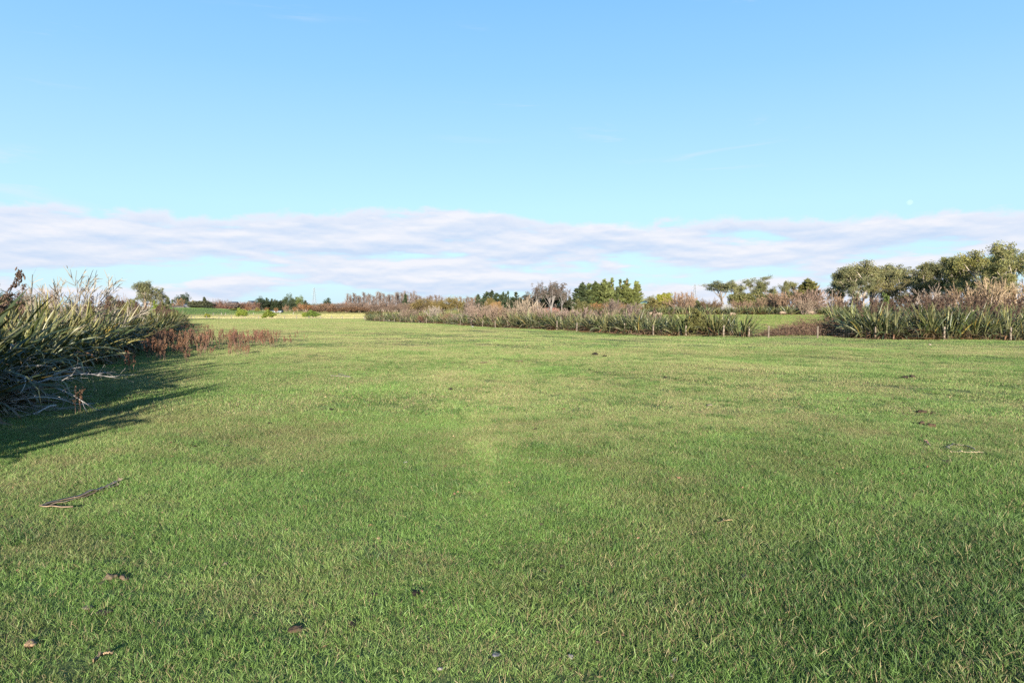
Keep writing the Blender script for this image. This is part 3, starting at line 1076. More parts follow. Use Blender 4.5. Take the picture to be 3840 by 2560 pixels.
@with_seed
def p_willow(nc=60):
    """dome with hanging fine leafy twigs"""
    tb, cb = MB(), MB()
    P = path(np.array([[0, 0, -0.02]]), np.array([[0, 0, 1.]]), 0.5, 4, 0.05, 0)
    R = np.linspace(0.03, 0.02, 4)[None]
    A, AR = grow(P, R, 10, 0.4, 1, 0.8, 1.0, up=0.08, wig=0.1, k=5)
    tubes(tb, P, R, BK, 6)
    tubes(tb, A, AR, BK, 4)
    v = nrm(rng.normal(size=(nc, 3)))
    v[:, 2] = np.abs(v[:, 2])
    c = v * rng.uniform(.75, 1.0, nc)[:, None] * np.array([0.6, 0.6, 0.46]) + np.array([0, 0, 0.5])
    idx = np.repeat(np.arange(nc), 26)
    st = c[idx] + rng.normal(size=(len(idx), 3)) * 0.055
    d = v[idx] * 0.7 + rng.normal(size=(len(idx), 3)) * .4
    d[:, 2] += 0.1
    B = path(st, d, rng.uniform(.12, .38, len(idx)), 5, 0.08, -0.5)
    B[:, :, 2] = np.maximum(B[:, :, 2], 0.02)
    b = rng.uniform(.75, 1.25, nc)[idx] * rng.uniform(.7, 1.2, len(idx))
    ribbons(cb, B, np.full(B.shape[:2], 0.010), b[:, None] * np.ones(3))
    return tb, cb


@with_seed
def p_bramble():
    """low mound of arching canes with a few dull leaves"""
    tb, cb = MB(), MB()
    n = 420
    st = np.stack([rng.normal(size=n) * 0.42, rng.normal(size=n) * 0.25, np.zeros(n)], 1)
    d = rng.normal(size=(n, 3)) * 0.5
    d[:, 2] = 1
    A = path(st, d, rng.uniform(.5, 1.25, n) * np.exp(-(st[:, 0] / 0.62) ** 2), 7, 0.16, -0.25)
    A[:, :, 2] = np.maximum(A[:, :, 2], 0.0)
    tubes(tb, A, np.full((n, 7), 0.006) * np.linspace(1, .5, 7)[None], rng.uniform(.6, 1.3, n)[:, None] * np.ones(3), 3)
    D, DR = grow(A, np.full((n, 7), 0.006), 7, 0.1, 1, 0.8, 0.28, up=-0.08, wig=0.2, k=4)
    ribbons(cb, D, np.full(D.shape[:2], 0.011), rng.uniform(.6, 1.3, len(D))[:, None] * np.ones(3))
    t = D[:, -1][rng.random(len(D)) < 0.55]
    clumps(cb, t, 0.02, 2, 0.035, 0.022, var=.3)
    return tb, cb


def proto(fn, seeds, tm, cm, *a, **kw):
    out = []
    for s_ in seeds:
        tb, cb = fn(s_, *a, **kw)
        V = np.concatenate(cb.V)
        w = np.percentile(V[:, 0], 99) - np.percentile(V[:, 0], 1)
        h = np.percentile(V[:, 2], 99.7)
        out.append((tb.mesh('trunk', tm), cb.mesh('crown', cm), w, h, (np.percentile(V[:, 0], 99) + np.percentile(V[:, 0], 1)) / 2))
    return out


PR = {
    'euc': proto(p_euc, range(10, 16), M_BARK, M_LEAF, 0.36, 10, 0.55, 0.12, 0.18),
    'eucopen': proto(p_euc, range(20, 24), M_BARK, M_LEAF, 0.42, 5, 0.5),
    'euclow': proto(p_euc, range(26, 30), M_BARK, M_LEAF, 0.40, 11, 0.75, 0.06, 0.12),
    'round': proto(p_round, range(30, 34), M_BARK, M_LEAF),
    'bush': proto(p_round, range(40, 43), M_BARK, M_LEAF, 110, 0.55, 0.07, 50, 0.12, 0.03),
    'conifer': proto(p_conifer, range(50, 54), M_BARK, M_LEAF),
    'cypress': proto(p_cypress, range(60, 66), M_BARK, M_LEAF),
    'twig': proto(p_twig, range(70, 75), M_TWIG, M_TWIG, 20, 1, 0.55, (10, 10), 0.0105),
    'twigtall': proto(p_twig, range(80, 83), M_TWIG, M_TWIG, 11, 1, 0.34, (8, 8), 0.006, 0.06),
    'twigbig': proto(p_twig, range(86, 88), M_TWIG, M_TWIG, 17, 1, 0.78, (9, 9), 0.0080, 0.03, 0.010),
    'poplar': proto(p_poplar, range(90, 94), M_TWIG, M_TWIG),
    'bare': proto(p_bare, range(100, 104), M_BARK, M_TWIG),
    'willow': proto(p_willow, range(110, 113), M_BARK, M_LEAF),
    'bramble': proto(p_bramble, range(120, 123), M_TWIG, M_TWIG),
}
NAMES = {'euclow': ('eucalyptus_tree', 'tree'), 'euc': ('eucalyptus_tree', 'tree'), 'eucopen': ('eucalyptus_tree', 'tree'), 'round': ('evergreen_tree', 'tree'),
         'bush': ('bush', 'bush'), 'conifer': ('conifer_tree', 'tree'), 'cypress': ('cypress_tree', 'tree'),
         'twig': ('bare_shrub', 'shrub'), 'twigtall': ('bare_tree', 'tree'), 'twigbig': ('bare_shrub', 'shrub'), 'poplar': ('poplar_tree', 'tree'),
         'bare': ('bare_tree', 'tree'), 'willow': ('willow_tree', 'tree'), 'bramble': ('bramble_bush', 'bush')}
_pi = {}


def plant(kind, px, top, wpx, Y, col, label, group=None, bark=(0.22, 0.17, 0.13), base=None, depth=1.0):
    if kind.startswith('twig') or kind in ('poplar', 'bramble'):
        col = (col[0] * .98, col[1] * 1.0, col[2] * .90)
    i = _pi.get(kind, 0)
    _pi[kind] = i + 1
    tm, cm, w, h, cx = PR[kind][i % len(PR[kind])]
    p = at(px, top, Y)
    if base is not None:
        g = ground_at(px, base)
        Y = g[1]
        p = at(px, top, Y)
    z0 = gz1(p[0], Y)
    Hh = (p[2] - z0) / h
    sw = wpx / FPX * Y / w
    nm, cat = NAMES[kind]
    e = empty(nm, (p[0] - cx * sw, Y, z0), label, cat, group, 0, (sw, sw * depth, Hh))
    link('trunk', tm, e, color=bark)
    link('crown', cm, e, color=col)
    return e


DK = (0.036, 0.052, 0.026)
EUC = (0.140, 0.142, 0.060)
OLV = (0.125, 0.125, 0.045)
PINK = (0.21, 0.14, 0.105)
MAUVE = (0.138, 0.105, 0.100)
RUST = (0.19, 0.098, 0.05)
PALE = (0.25, 0.20, 0.16)
BRT = (0.150, 0.190, 0.030)

# --- behind the near flax hedge
plant('round', 15, 1092, 150, 130, DK, 'dark evergreen tree showing behind the flax at the frame edge')
plant('round', 95, 1104, 100, 130, DK, 'low dark evergreen crown between flax seed heads and the grey bare shrub')
plant('twigbig', 215, 1005, 430, 33, (0.202, 0.175, 0.156), 'large grey leafless shrub standing up behind the tallest flax', bark=(0.184, 0.156, 0.138))
plant('twig', 165, 1085, 150, 48, PINK, 'pinkish leafless shrub behind the tallest flax')
plant('bush', 430, 1113, 85, 165, OLV, 'olive bush showing over the flax beside the pink shrub')
plant('twig', 465, 1106, 50, 168, PINK, 'small pink leafless shrub above the flax hedge')
plant('bush', 492, 1122, 40, 165, OLV, 'small olive bush at the foot of the lone eucalyptus')
plant('euc', 548, 1054, 92, 185, (.12, .125, .06), 'tall lone eucalyptus with airy crown above the flax hedge')
plant('eucopen', 596, 1077, 62, 188, (.12, .125, .06), 'smaller eucalyptus leaning beside the tall lone one', bark=(.35, .25, .18))
plant('bush', 584, 1130, 24, 170, BRT, 'bright yellow-green bush under the lone eucalyptus')
plant('bush', 615, 1128, 40, 186, OLV, 'dark olive bush right under the leaning eucalyptus')
# --- farm trees round the green hill
plant('conifer', 630, 1113, 26, 430, (.09, .11, .06), 'grey-green pointed conifer between the eucalyptus and the orange bare tree')
plant('conifer', 646, 1122, 16, 430, (.09, .11, .06), 'smallest grey-green conifer near the green hill')
plant('round', 684, 1099, 56, 500, DK, 'dark dome-shaped tree behind the orange bare tree on the hill')
plant('twigtall', 671, 1115, 40, 440, (0.253, 0.152, 0.092), 'orange leafless tree in front of the dark dome-shaped tree')
plant('twig', 653, 1133, 26, 430, PINK, 'small pink shrub beside the orange leafless tree')
plant('round', 718, 1126, 28, 470, (.24, .2, .1), 'tan-green tree behind the grey farm shed')
plant('bush', 752, 1128, 84, 400, (.075, .08, .04), 'wide dark olive bush beside the grey farm shed')
plant('bush', 742, 1143, 60, 385, (.075, .08, .04), 'low dark olive bush in front of the wide one by the shed')
plant('bush', 785, 1147, 44, 385, (.06, .07, .04), 'dark low bush under the mauve bare trees')
plant('conifer', 766, 1114, 30, 430, (.06, .07, .04), 'dark conifer tip above the wide olive bush')
for (px, tp, w, lab) in [(795, 1117, 44, 'mauve bare tree nearest the dark conifer tip'), (818, 1119, 46, 'mauve bare tree with upright twigs beside the white house'),
                         (846, 1121, 40, 'mauve bare tree in front of the white house'), (866, 1132, 30, 'low mauve bare tree between the two white houses')]:
    plant('twigtall', px, tp, w, 430, MAUVE, lab, 'mauve bare trees by the white houses')
plant('twig', 822, 1140, 46, 400, (0.166, 0.087, 0.069), 'reddish shrub at the foot of the mauve bare trees')
plant('twig', 852, 1146, 40, 400, (0.166, 0.087, 0.069), 'reddish shrub in front of the white house')
plant('bush', 893, 1141, 64, 415, (.05, .05, .03), 'dark clipped hedge bush between the white houses')
plant('twigtall', 932, 1127, 34, 420, MAUVE, 'mauve bare tree beside the dark conifer grove')
plant('twig', 948, 1143, 36, 400, (0.152, 0.092, 0.083), 'purple-brown shrub in front of the dark conifer grove')
plant('bush', 883, 1156, 44, 372, (.2, .19, .06), 'yellow-olive low bush beyond the far fence')
plant('twig', 931, 1150, 26, 372, RUST, 'small rust-coloured shrub beyond the round green bushes')
plant('bush', 966, 1152, 20, 370, (.22, .2, .06), 'small yellowish bush before the dark conifer grove')
plant('twig', 999, 1151, 16, 368, RUST, 'tiny rust-coloured shrub at the end of the greenhouse')
# conifer grove
plant('round', 978, 1112, 60, 420, DK, 'rounded dark evergreen at the end of the conifer grove', base=None)
for i, (px, tp, w) in enumerate([(1002, 1117, 30), (1020, 1121, 28), (1036, 1124, 30), (1053, 1127, 30)]):
    plant('cypress', px, tp, w, 425, DK, '%s dark pointed conifer of the grove, counting from the rounded evergreen' % ORD[i], 'dark conifers of the grove behind the greenhouse')
plant('round', 1078, 1101, 46, 440, (.055, .075, .032), 'tall dark green tree above the conifer grove')
plant('round', 1114, 1109, 54, 445, (.13, .16, .05), 'light green tree beside the tall dark green one', bark=(.4, .28, .18))
plant('round', 1085, 1127, 48, 415, (.045, .06, .03), 'dark round tree in front of the light green tree')
plant('conifer', 1147, 1127, 26, 430, (.05, .06, .035), 'dark narrow conifer behind the orange shrub')
plant('twig', 1070, 1142, 22, 395, (0.207, 0.129, 0.092), 'slim pale orange tree in front of the dark round tree')
plant('twig', 1145, 1137, 44, 395, RUST, 'orange leafless shrub beside the dark round tree')
plant('twig', 1105, 1150, 18, 385, RUST, 'tiny orange tree at the end of the conifer grove')
plant('twig', 1036, 1152, 15, 362, RUST, 'tiny orange tree standing before the greenhouse')
px = 772
while px < 968:
    plant('twig', px, 1133 + random.uniform(-5, 7), random.uniform(30, 44), 412 + random.uniform(-8, 8), random.choice([MAUVE, (.13, .085, .07), (.16, .09, .07)]),
          'brown scrub filling the ground below the mauve bare trees', 'brown scrub below the mauve bare trees')
    px += random.uniform(10, 15)
px = 1120
while px < 1300:
    plant('twig', px, 1139 + random.uniform(-4, 6), random.uniform(30, 44), 440 + random.uniform(-8, 8), random.choice([MAUVE, (.16, .10, .07), (.17, .09, .06)]),
          'brown scrub filling the ground below the russet bare trees', 'brown scrub below the russet bare trees')
    px += random.uniform(10, 15)
px = 560
while px < 2700:
    plant(random.choice(['round', 'twig', 'bush', 'round', 'euclow']), px, 1141 + random.uniform(-6, 5), random.uniform(34, 60), random.uniform(800, 1000),
          random.choice([(.10, .10, .06), (.08, .09, .05), (.13, .105, .075), (.15, .12, .09)]), 'far hazy tree of the low belt along the horizon', 'far trees along the horizon')
    px += random.uniform(26, 44)
plant('bush', 668, 1178, 44, 0, (.07, .065, .035), 'dark low bush closing the far end of the near flax hedge', base=1197)
# three green bushes on the far fence
plant('bush', 906, 1155, 40, 0, BRT, 'tall bright green bush on the far fence', base=1193)
plant('bush', 1011, 1161, 46, 0, BRT, 'round bright green bush in the middle of the far fence', base=1194)
plant('bush', 989, 1184, 16, 0, BRT, 'tiny green bush touching the round bright one', base=1194)
plant('bush', 777, 1175, 21, 0, (.2, .21, .03), 'smallest yellow-green bush alone on the far fence', base=1193)
plant('bush', 1174, 1163, 52, 0, (.11, .16, .03), 'wide deep green bush on the far fence', base=1192)
plant('bush', 1145, 1171, 24, 0, BRT, 'lower half-bush joined to the wide deep green bush', base=1192)
# --- brown mid distance
plant('round', 1226, 1117, 30, 520, DK, 'small dark tree on a bare stem above the russet trees')
for (px, tp, w, lab) in [(1223, 1133, 40, 'russet bare tree under the small dark tree'), (1262, 1132, 42, 'russet bare tree before the white roof'),
                         (1292, 1128, 36, 'russet bare tree at the start of the poplar belt')]:
    plant('twigtall', px, tp, w, 450, (0.193, 0.101, 0.074), lab, 'russet bare trees')
for (px, tp, w, lab) in [(1190, 1153, 50, 'low russet shrub beside the wide deep green bush'), (1252, 1152, 56, 'russet shrub mass facing the yellow field, first of three'),
                         (1302, 1151, 62, 'russet shrub mass facing the yellow field, middle of three'), (1352, 1149, 66, 'russet shrub mass facing the yellow field, last of three')]:
    plant('bush', px, tp, w, 385, (.155, .094, .055), lab, 'russet shrubs facing the yellow field')
px = 1300
while px < 1580:
    plant('poplar', px, 1100 + random.uniform(-8, 14) - 6 * math.exp(-((px - 1530) / 40) ** 2), random.uniform(22, 32), 430 + random.uniform(-15, 30), MAUVE,
          'bare mauve poplar in the long belt beyond the hedge end', 'bare poplars of the long belt', bark=(.25, .2, .18))
    px += random.uniform(7, 11)
px = 1300
while px < 1590:
    plant('twig', px, 1138 + random.uniform(-6, 6), random.uniform(34, 46), 395 + random.uniform(-10, 10), (0.138, 0.097, 0.083),
          'brown undergrowth shrub at the foot of the poplar belt', 'undergrowth shrubs below the poplar belt')
    px += 18
for (x0, x1, tp, c) in [(1600, 1660, 1110, MAUVE), (1715, 1790, 1112, MAUVE), (1760, 1830, 1118, PINK)]:
    px = x0
    while px < x1:
        plant('poplar', px, tp + random.uniform(-6, 6), 24, 420, c, 'bare poplar showing over the yellow willows', 'bare poplars behind the willows')
        px += 11
plant('conifer', 1521, 1102, 24, 400, DK, 'dark narrow conifer rising from the poplar belt')
plant('willow', 1590, 1117, 100, 300, (.165, .125, .046), 'yellow-brown willow nearest the poplar belt')
plant('willow', 1645, 1124, 60, 305, (.16, .125, .05), 'small yellow-brown willow between the two big ones')
plant('willow', 1692, 1113, 100, 300, (.17, .13, .042), 'largest yellow-brown willow beside the grey-olive bush')
plant('bush', 1748, 1133, 46, 285, (.14, .13, .06), 'grey-olive bush beside the largest willow')
plant('twig', 1770, 1128, 60, 280, MAUVE, 'mauve shrub before the thin dark conifer')
# dark conifers
plant('conifer', 1793, 1104, 34, 290, (.05, .065, .035), 'thin dark conifer with a long bare leader')
plant('cypress', 1838, 1092, 62, 290, DK, 'broad dark cypress behind the yellow tree')
plant('willow', 1838, 1114, 42, 270, (.16, .125, .042), 'small yellow tree in front of the broad dark cypress')
plant('cypress', 1886, 1097, 40, 290, DK, 'dark cypress with a twin top')
plant('cypress', 1908, 1093, 34, 292, DK, 'slim dark cypress between two wider ones')
plant('cypress', 1936, 1097, 48, 290, DK, 'dark cypress next to the bare grey trees')
plant('bush', 1862, 1130, 40, 265, (.2, .13, .06), 'rusty olive bush below the dark cypresses')
# bare grey trees over dark evergreens
plant('round', 1975, 1097, 70, 262, (.05, .05, .032), 'dull dark evergreen at the side of the bare grey trees')
plant('round', 2025, 1078, 70, 265, DK, 'dark evergreen behind the first two bare grey trees')
plant('round', 2065, 1066, 66, 265, DK, 'tallest dark evergreen behind the bare grey trees')
plant('round', 2098, 1092, 60, 264, DK, 'dark evergreen behind the last bare grey trees')
plant('cypress', 2126, 1108, 36, 262, (.05, .055, .03), 'small dark evergreen at the far side of the bare grey trees')
for (px, tp, w, lab) in [(2006, 1063, 70, 'first bare grey tree, with a thick pale trunk'), (2044, 1052, 62, 'tallest bare grey tree, forked low'),
                         (2084, 1058, 72, 'bare grey tree with rusty leaves left on it'), (2110, 1068, 60, 'last bare grey tree, thin and open')]:
    plant('bare', px, tp, w, 245, (0.098, 0.080, 0.068), lab, 'bare grey trees in the middle distance', bark=(.17, .155, .145))
plant('round', 2150, 1115, 32, 480, (.30, .28, .22), 'pale grey-green tree seen between the bare trees and the cypress clump')
# cypress clump, sun and shade along it painted into the crown colours
for (px, tp, w, c, lab) in [(2186, 1062, 60, (.05, .068, .032), 'darkest cypress with shade tinted in at the dark end of the green clump'),
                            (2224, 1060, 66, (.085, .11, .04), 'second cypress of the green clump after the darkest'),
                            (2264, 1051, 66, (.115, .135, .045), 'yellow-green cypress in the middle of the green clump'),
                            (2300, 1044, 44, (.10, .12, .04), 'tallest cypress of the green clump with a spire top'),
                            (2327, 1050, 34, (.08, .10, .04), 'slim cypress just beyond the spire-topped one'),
                            (2363, 1052, 66, (.135, .155, .05), 'brightest cypress with sunlight tinted in at the bright end of the green clump')]:
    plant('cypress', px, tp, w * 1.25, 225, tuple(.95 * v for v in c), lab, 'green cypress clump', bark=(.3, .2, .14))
for px_, lab_ in ((2225, 'rusty low shrub under the second green cypress'), (2268, 'rusty low shrub under the yellow-green cypress'), (2318, 'rusty low shrub under the spire-topped cypress')):
    plant('twig', px_, 1134, 64, 215, RUST, lab_, 'rusty low shrubs under the cypress clump')
plant('bush', 2184, 1122, 56, 160, (.10, .10, .035), 'round olive bush in front of the darkest cypress')
plant('twig', 2300, 1120, 70, 160, MAUVE, 'mauve shrub below the spire-topped cypress')
plant('twig', 2375, 1132, 60, 160, MAUVE, 'mauve shrub below the brightest cypress')
plant('round', 2402, 1106, 38, 520, (.16, .17, .1), 'far grey-green tree beside the red farmhouse')
plant('round', 2438, 1106, 40, 520, (.17, .17, .1), 'far grey-green tree behind the red farmhouse roof')
plant('bush', 2455, 1117, 84, 190, (.13, .115, .04), 'green-brown bush hiding the end of the red farmhouse')
plant('bush', 2493, 1098, 60, 262, (.19, .19, .03), 'yellow-green bush against the pink bare thicket')
plant('twig', 2550, 1101, 118, 250, PINK, 'large pink bare thicket beside the yellow-green bush')
plant('twig', 2590, 1106, 60, 255, (0.230, 0.152, 0.092), 'orange bare shrub at the edge of the pink thicket')
for i, px in enumerate((2530, 2545, 2560, 2575, 2592)):
    plant('poplar', px, 1092 + (i % 2) * 4, 18, 280, PINK, 'thin bare sapling poking out of the pink thicket', 'bare saplings in the pink thicket')
plant('bush', 2630, 1126, 46, 200, (.10, .11, .04), 'dark green bush near the second pylon')
plant('twig', 2665, 1118, 84, 195, (0.138, 0.092, 0.060), 'brown shrub before the white van')
plant('bush', 2618, 1158, 92, 0, (.095, .095, .03), 'dark olive bush bulging over the fenced flax hedge', base=1256)
# middle eucalyptus group
plant('eucopen', 2708, 1050, 92, 290, (.13, .135, .06), 'leaning open eucalyptus at the end of the middle group', bark=(.17, .145, .12))
plant('euc', 2762, 1050, 66, 292, EUC, 'second eucalyptus of the middle group with a dense head')
plant('eucopen', 2830, 1035, 96, 292, (.13, .135, .06), 'tallest umbrella-topped eucalyptus of the middle group', bark=(.17, .145, .12))
plant('euc', 2880, 1055, 92, 285, (.125, .13, .05), 'dense dark eucalyptus in the middle group')
plant('euc', 2932, 1054, 74, 285, EUC, 'yellowish eucalyptus beside the dense dark one')
plant('euc', 2968, 1056, 60, 285, EUC, 'last eucalyptus of the middle group before the cypress')
plant('cypress', 3030, 1048, 92, 280, (.15, .15, .05), 'broad yellow-green cypress before the utility pole')
plant('bush', 2790, 1098, 110, 270, OLV, 'olive scrub below the leaning eucalyptus')
plant('bush', 2880, 1090, 110, 272, (.10, .10, .04), 'dark scrub below the dense eucalyptus')
for (px, tp, w, Y, c, lab) in [(2902, 1100, 110, 195, PINK, 'pink bare shrub nearest the olive scrub'), (2962, 1086, 130, 190, PINK, 'big pink bare shrub directly above the grazing sheep'),
                               (3042, 1076, 110, 186, (0.193, 0.133, 0.115), 'tall mauve-pink bare shrub beside the utility pole'), (3122, 1096, 90, 190, PINK, 'low pink bare shrub behind the utility pole'),
                               (2778, 1122, 80, 195, PINK, 'small pink shrub beside the white van'), (2850, 1118, 70, 195, (0.184, 0.129, 0.092), 'pale brown shrub between the pink shrubs'),
                               (3020, 1118, 70, 180, (0.202, 0.152, 0.124), 'fallen-looking grey-pink shrub with twisted stems')]:
    plant('twig', px, tp, w, Y, c, lab, 'pink bare shrubs across the sheep paddock', bark=(0.184, 0.143, 0.120))
# eucalyptus row
row = [(3150, 1025, 90), (3212, 996, 104), (3292, 974, 128), (3382, 990, 104), (3446, 986, 104), (3505, 984, 104), (3572, 965, 118), (3634, 955, 100), (3712, 937, 142), (3808, 908, 140), (3890, 905, 140)]
rlab = ['shortest eucalyptus at the far end of the tall row', 'second eucalyptus from the far end of the tall row', 'rounded bright eucalyptus with a wide head, third in the row',
        'narrow see-through eucalyptus after the rounded one', 'eucalyptus in the middle of the row with a twin head', 'dark-crowned eucalyptus just past the middle of the row',
        'umbrella-shaped eucalyptus on a single dark trunk', 'eucalyptus squeezed behind the bright yellow one', 'broad bright yellow-green eucalyptus',
        'tallest eucalyptus with pale limbs at the frame edge', 'eucalyptus cut off by the frame edge']
for i, ((px, tp, w), lab) in enumerate(zip(row, rlab)):
    Y = FPX * 15.2 / (1170 - tp)
    c = tuple(.92 * v for v in [(.15, .16, .075), (.13, .135, .06), (.165, .16, .068), (.14, .145, .065), (.16, .155, .06), (.12, .125, .055), (.155, .16, .06), (.15, .15, .055), (.19, .182, .055), (.16, .16, .06), (.16, .16, .06)][i])
    plant('euc', px, tp, w * 1.18, Y, c, lab, 'tall eucalyptus row', bark=(.34, .29, .24))
rsh = ['shortest', 'second', 'rounded bright', 'narrow see-through', 'twin-headed', 'dark-crowned', 'umbrella-shaped', 'squeezed', 'broad yellow-green', 'tallest pale-limbed', 'frame-cut']
for i in range(10):
    px = (row[i][0] + row[i + 1][0]) / 2
    tp = (row[i][1] + row[i + 1][1]) / 2 + random.uniform(2, 14)
    plant('eucopen', px, tp, 112, FPX * 15.2 / (1170 - tp) + 22, tuple(random.uniform(.8, 1.0) * v for v in (.125, .128, .056)),
          'rear eucalyptus showing between the %s and the %s tree of the tall row' % (rsh[i], rsh[i + 1]), 'rear eucalyptus trees of the tall row', bark=(.25, .21, .18))
fill = [(3175, 1058, 90, OLV), (3255, 1035, 90, (.12, .125, .055)), (3345, 1050, 90, (.17, .15, .06)), (3425, 1062, 90, (.12, .12, .05)), (3500, 1045, 100, (.15, .14, .05)), (3590, 1050, 90, (.13, .13, .05)),
        (3660, 1035, 110, (.14, .14, .05)), (3745, 1020, 110, (.16, .15, .05)), (3830, 1005, 120, (.15, .145, .05))]
flab = ['low leafy sucker growth below the shortest eucalyptus', 'drooping lower foliage tree below the second eucalyptus', 'yellowish young eucalyptus below the rounded bright one',
        'young eucalyptus in the gap after the see-through one', 'young eucalyptus with golden leaves in the middle of the row', 'young eucalyptus beside the single dark trunk',
        'young eucalyptus below the squeezed one', 'young eucalyptus below the broad yellow-green one', 'young eucalyptus below the tallest one at the frame edge']
for i, ((px, tp, w, c), lab) in enumerate(zip(fill, flab)):
    t0 = np.interp(px, [r_[0] for r_ in row], [r_[1] for r_ in row])
    plant('euclow', px, tp, w * 1.3, FPX * 15.2 / (1170 - t0) - 14, c, lab, 'young eucalyptus under the tall row', bark=(.3, .25, .2))
for (px, tp, w, Y, kind, c, lab) in [(3325, 1101, 42, 140, 'bush', (.085, .12, .03), 'small vivid green bush under the eucalyptus row'),
                                     (3300, 1108, 70, 142, 'twig', PINK, 'pink bare shrub beside the small vivid green bush'),
                                     (3478, 1072, 150, 122, 'twig', (0.212, 0.166, 0.147), 'whitish-stemmed bare shrub in the thick hedge'),
                                     (3630, 1066, 165, 100, 'twig', (0.221, 0.152, 0.110), 'pink bare shrub between the whitish-stemmed one and the tallest'),
                                     (3716, 1042, 175, 98, 'twig', (0.239, 0.175, 0.124), 'tallest pale pink bare shrub in the thick hedge'),
                                     (3806, 1058, 160, 100, 'twig', (0.230, 0.156, 0.106), 'orange-pink bare shrub at the frame edge')]:
    plant(kind, px, tp, w, Y, c, lab, None, bark=(.45, .36, .3))
# bramble mound beside the gap
for (px, tp, w, bs, lab) in [(2990, 1216, 230, 1262, 'low tail of the bramble mound beside the paddock gap'), (3085, 1188, 230, 1262, 'main brown bramble mound behind the fence'),
                             (3150, 1184, 200, 1262, 'bramble mound leaning on the broad flax')]:
    e = plant('bramble', px, tp, w, 0, (.125, .083, .060), lab, 'bramble mound', bark=(.11, .06, .05), base=bs, depth=.7)
    e.location.y += 3.0
# dark bush closing the fenced hedge, bare shrubs growing through it
plant('bush', 1403, 1167, 62, 0, (.085, .075, .028), 'dark round bush closing the far end of the fenced hedge', base=1199)
for (px, tp, w, back_, c, lab) in [(1433, 1180, 44, 3, (0.138, 0.087, 0.069), 'brown shrub beside the dark round bush'), (1500, 1168, 60, 4, MAUVE, 'low mauve shrub near the far end of the fenced hedge'),
                                   (1537, 1153, 66, 5, (0.156, 0.115, 0.097), 'brown-mauve shrub standing above the far flax'), (1628, 1146, 70, 7, (0.230, 0.193, 0.175), 'whitish bare shrub below the yellow willows'),
                                   (1595, 1178, 60, 2, (0.138, 0.074, 0.055), 'reddish shrub low in the far flax'), (1680, 1170, 60, 3, (0.166, 0.110, 0.078), 'tan shrub between far flax clumps'),
                                   (1740, 1158, 90, 4, MAUVE, 'mauve shrub just beyond the tan shrub'), (1809, 1134, 110, 5, (0.184, 0.133, 0.115), 'large mauve shrub filling the hedge below the thin conifer'),
                                   (1862, 1142, 90, 4, (0.175, 0.124, 0.101), 'mauve-brown shrub beside the large one'), (1925, 1150, 80, 4, (0.175, 0.124, 0.101), 'shrub at the foot of the tall pale upright one'),
                                   (1964, 1114, 120, 6, (0.239, 0.189, 0.156), 'tall pale upright shrub, highest in the fenced hedge'), (2010, 1140, 80, 6, (0.207, 0.152, 0.129), 'pale shrub leaning from the tall upright one'),
                                   (2068, 1146, 100, 5, (0.193, 0.143, 0.129), 'mauve shrub below the last bare grey trees'), (2125, 1155, 80, 5, (0.184, 0.133, 0.124), 'mauve shrub between flax tips below the pale tree'),
                                   (2185, 1150, 90, 5, (0.193, 0.143, 0.133), 'mauve shrub below the round olive bush'), (2250, 1160, 80, 6, (0.184, 0.133, 0.124), 'low mauve shrub in flax below the cypress clump'),
                                   (2345, 1156, 120, 5, (0.193, 0.133, 0.133), 'purple-mauve shrub in the middle of the fenced hedge'), (2436, 1164, 90, 5, (0.202, 0.152, 0.138), 'pale mauve shrub just past the purple one')]:
    o_ = np.argsort(FLX)
    # find the depth of the fence under this pixel
    uu = (px - 1920) / FPX
    ys = np.arange(50, 250, 0.25)
    Yf = ys[np.argmax(fence_side(uu * ys, ys) > 0)]
    plant('twig', px, tp, w, Yf + back_, c, lab, 'leafless shrubs growing through the fenced flax hedge', bark=(0.152, 0.124, 0.110))


# ================================================================ DEAD BRANCHES (near hedge foot)
def dead_branches(seed, n, L, spread, label, x, y, rz=0.0):
    global rng
    keep = rng
    rng = np.random.default_rng(seed)
    tb, cb = MB(), MB()
    a = rng.uniform(-2.0, 1.0, n)
    st = np.stack([rng.normal(size=n) * spread, rng.normal(size=n) * spread * .8, rng.uniform(0.05, 0.8, n)], 1)
    d = np.stack([np.cos(a), np.sin(a), rng.uniform(-0.1, 0.7, n)], 1)
    A = path(st, d, L * rng.uniform(.6, 1.15, n), 8, 0.13, -0.07)
    A[:, :, 2] = np.maximum(A[:, :, 2], 0.03)
    AR = rng.uniform(.012, .026, n)[:, None] * np.linspace(1, .3, 8)[None]
    tubes(tb, A, AR, rng.uniform(.8, 1.2, n)[:, None] * np.ones(3), 5, True)
    B, BR = grow(A, AR, 4, .2, 1, .7, .48, up=-.02, wig=.15, k=5, rr=.6)
    D, DR = grow(B, BR, 3, .2, 1, .7, .5, up=0, wig=.15, k=4, rr=.6)
    for X_ in (B, D):
        X_[:, :, 2] = np.maximum(X_[:, :, 2], 0.02)
    tubes(cb, B, np.maximum(BR, .003), rng.uniform(.8, 1.2, len(B))[:, None] * np.ones(3), 4, True)
    tubes(cb, D, np.maximum(DR, .002), rng.uniform(.8, 1.2, len(D))[:, None] * np.ones(3), 3)
    rng = keep
    e = empty('dead_shrub', (x, y, gz1(x, y)), label, 'dead shrub', 'dead grey shrubs at the hedge foot', rz)
    link('trunk', tb.mesh('trunk', M_TWIG), e, color=(.30, .28, .26))
    link('crown', cb.mesh('crown', M_TWIG), e, color=(.27, .25, .235))


dead_branches(501, 20, 1.7, .5, 'tangle of dead grey branches spilling onto the grass from the hedge', -11.75, 15.9)
dead_branches(502, 16, 1.7, .5, 'smaller heap of dead grey branches against the flax at the frame edge', -12.2, 15.2, .3)


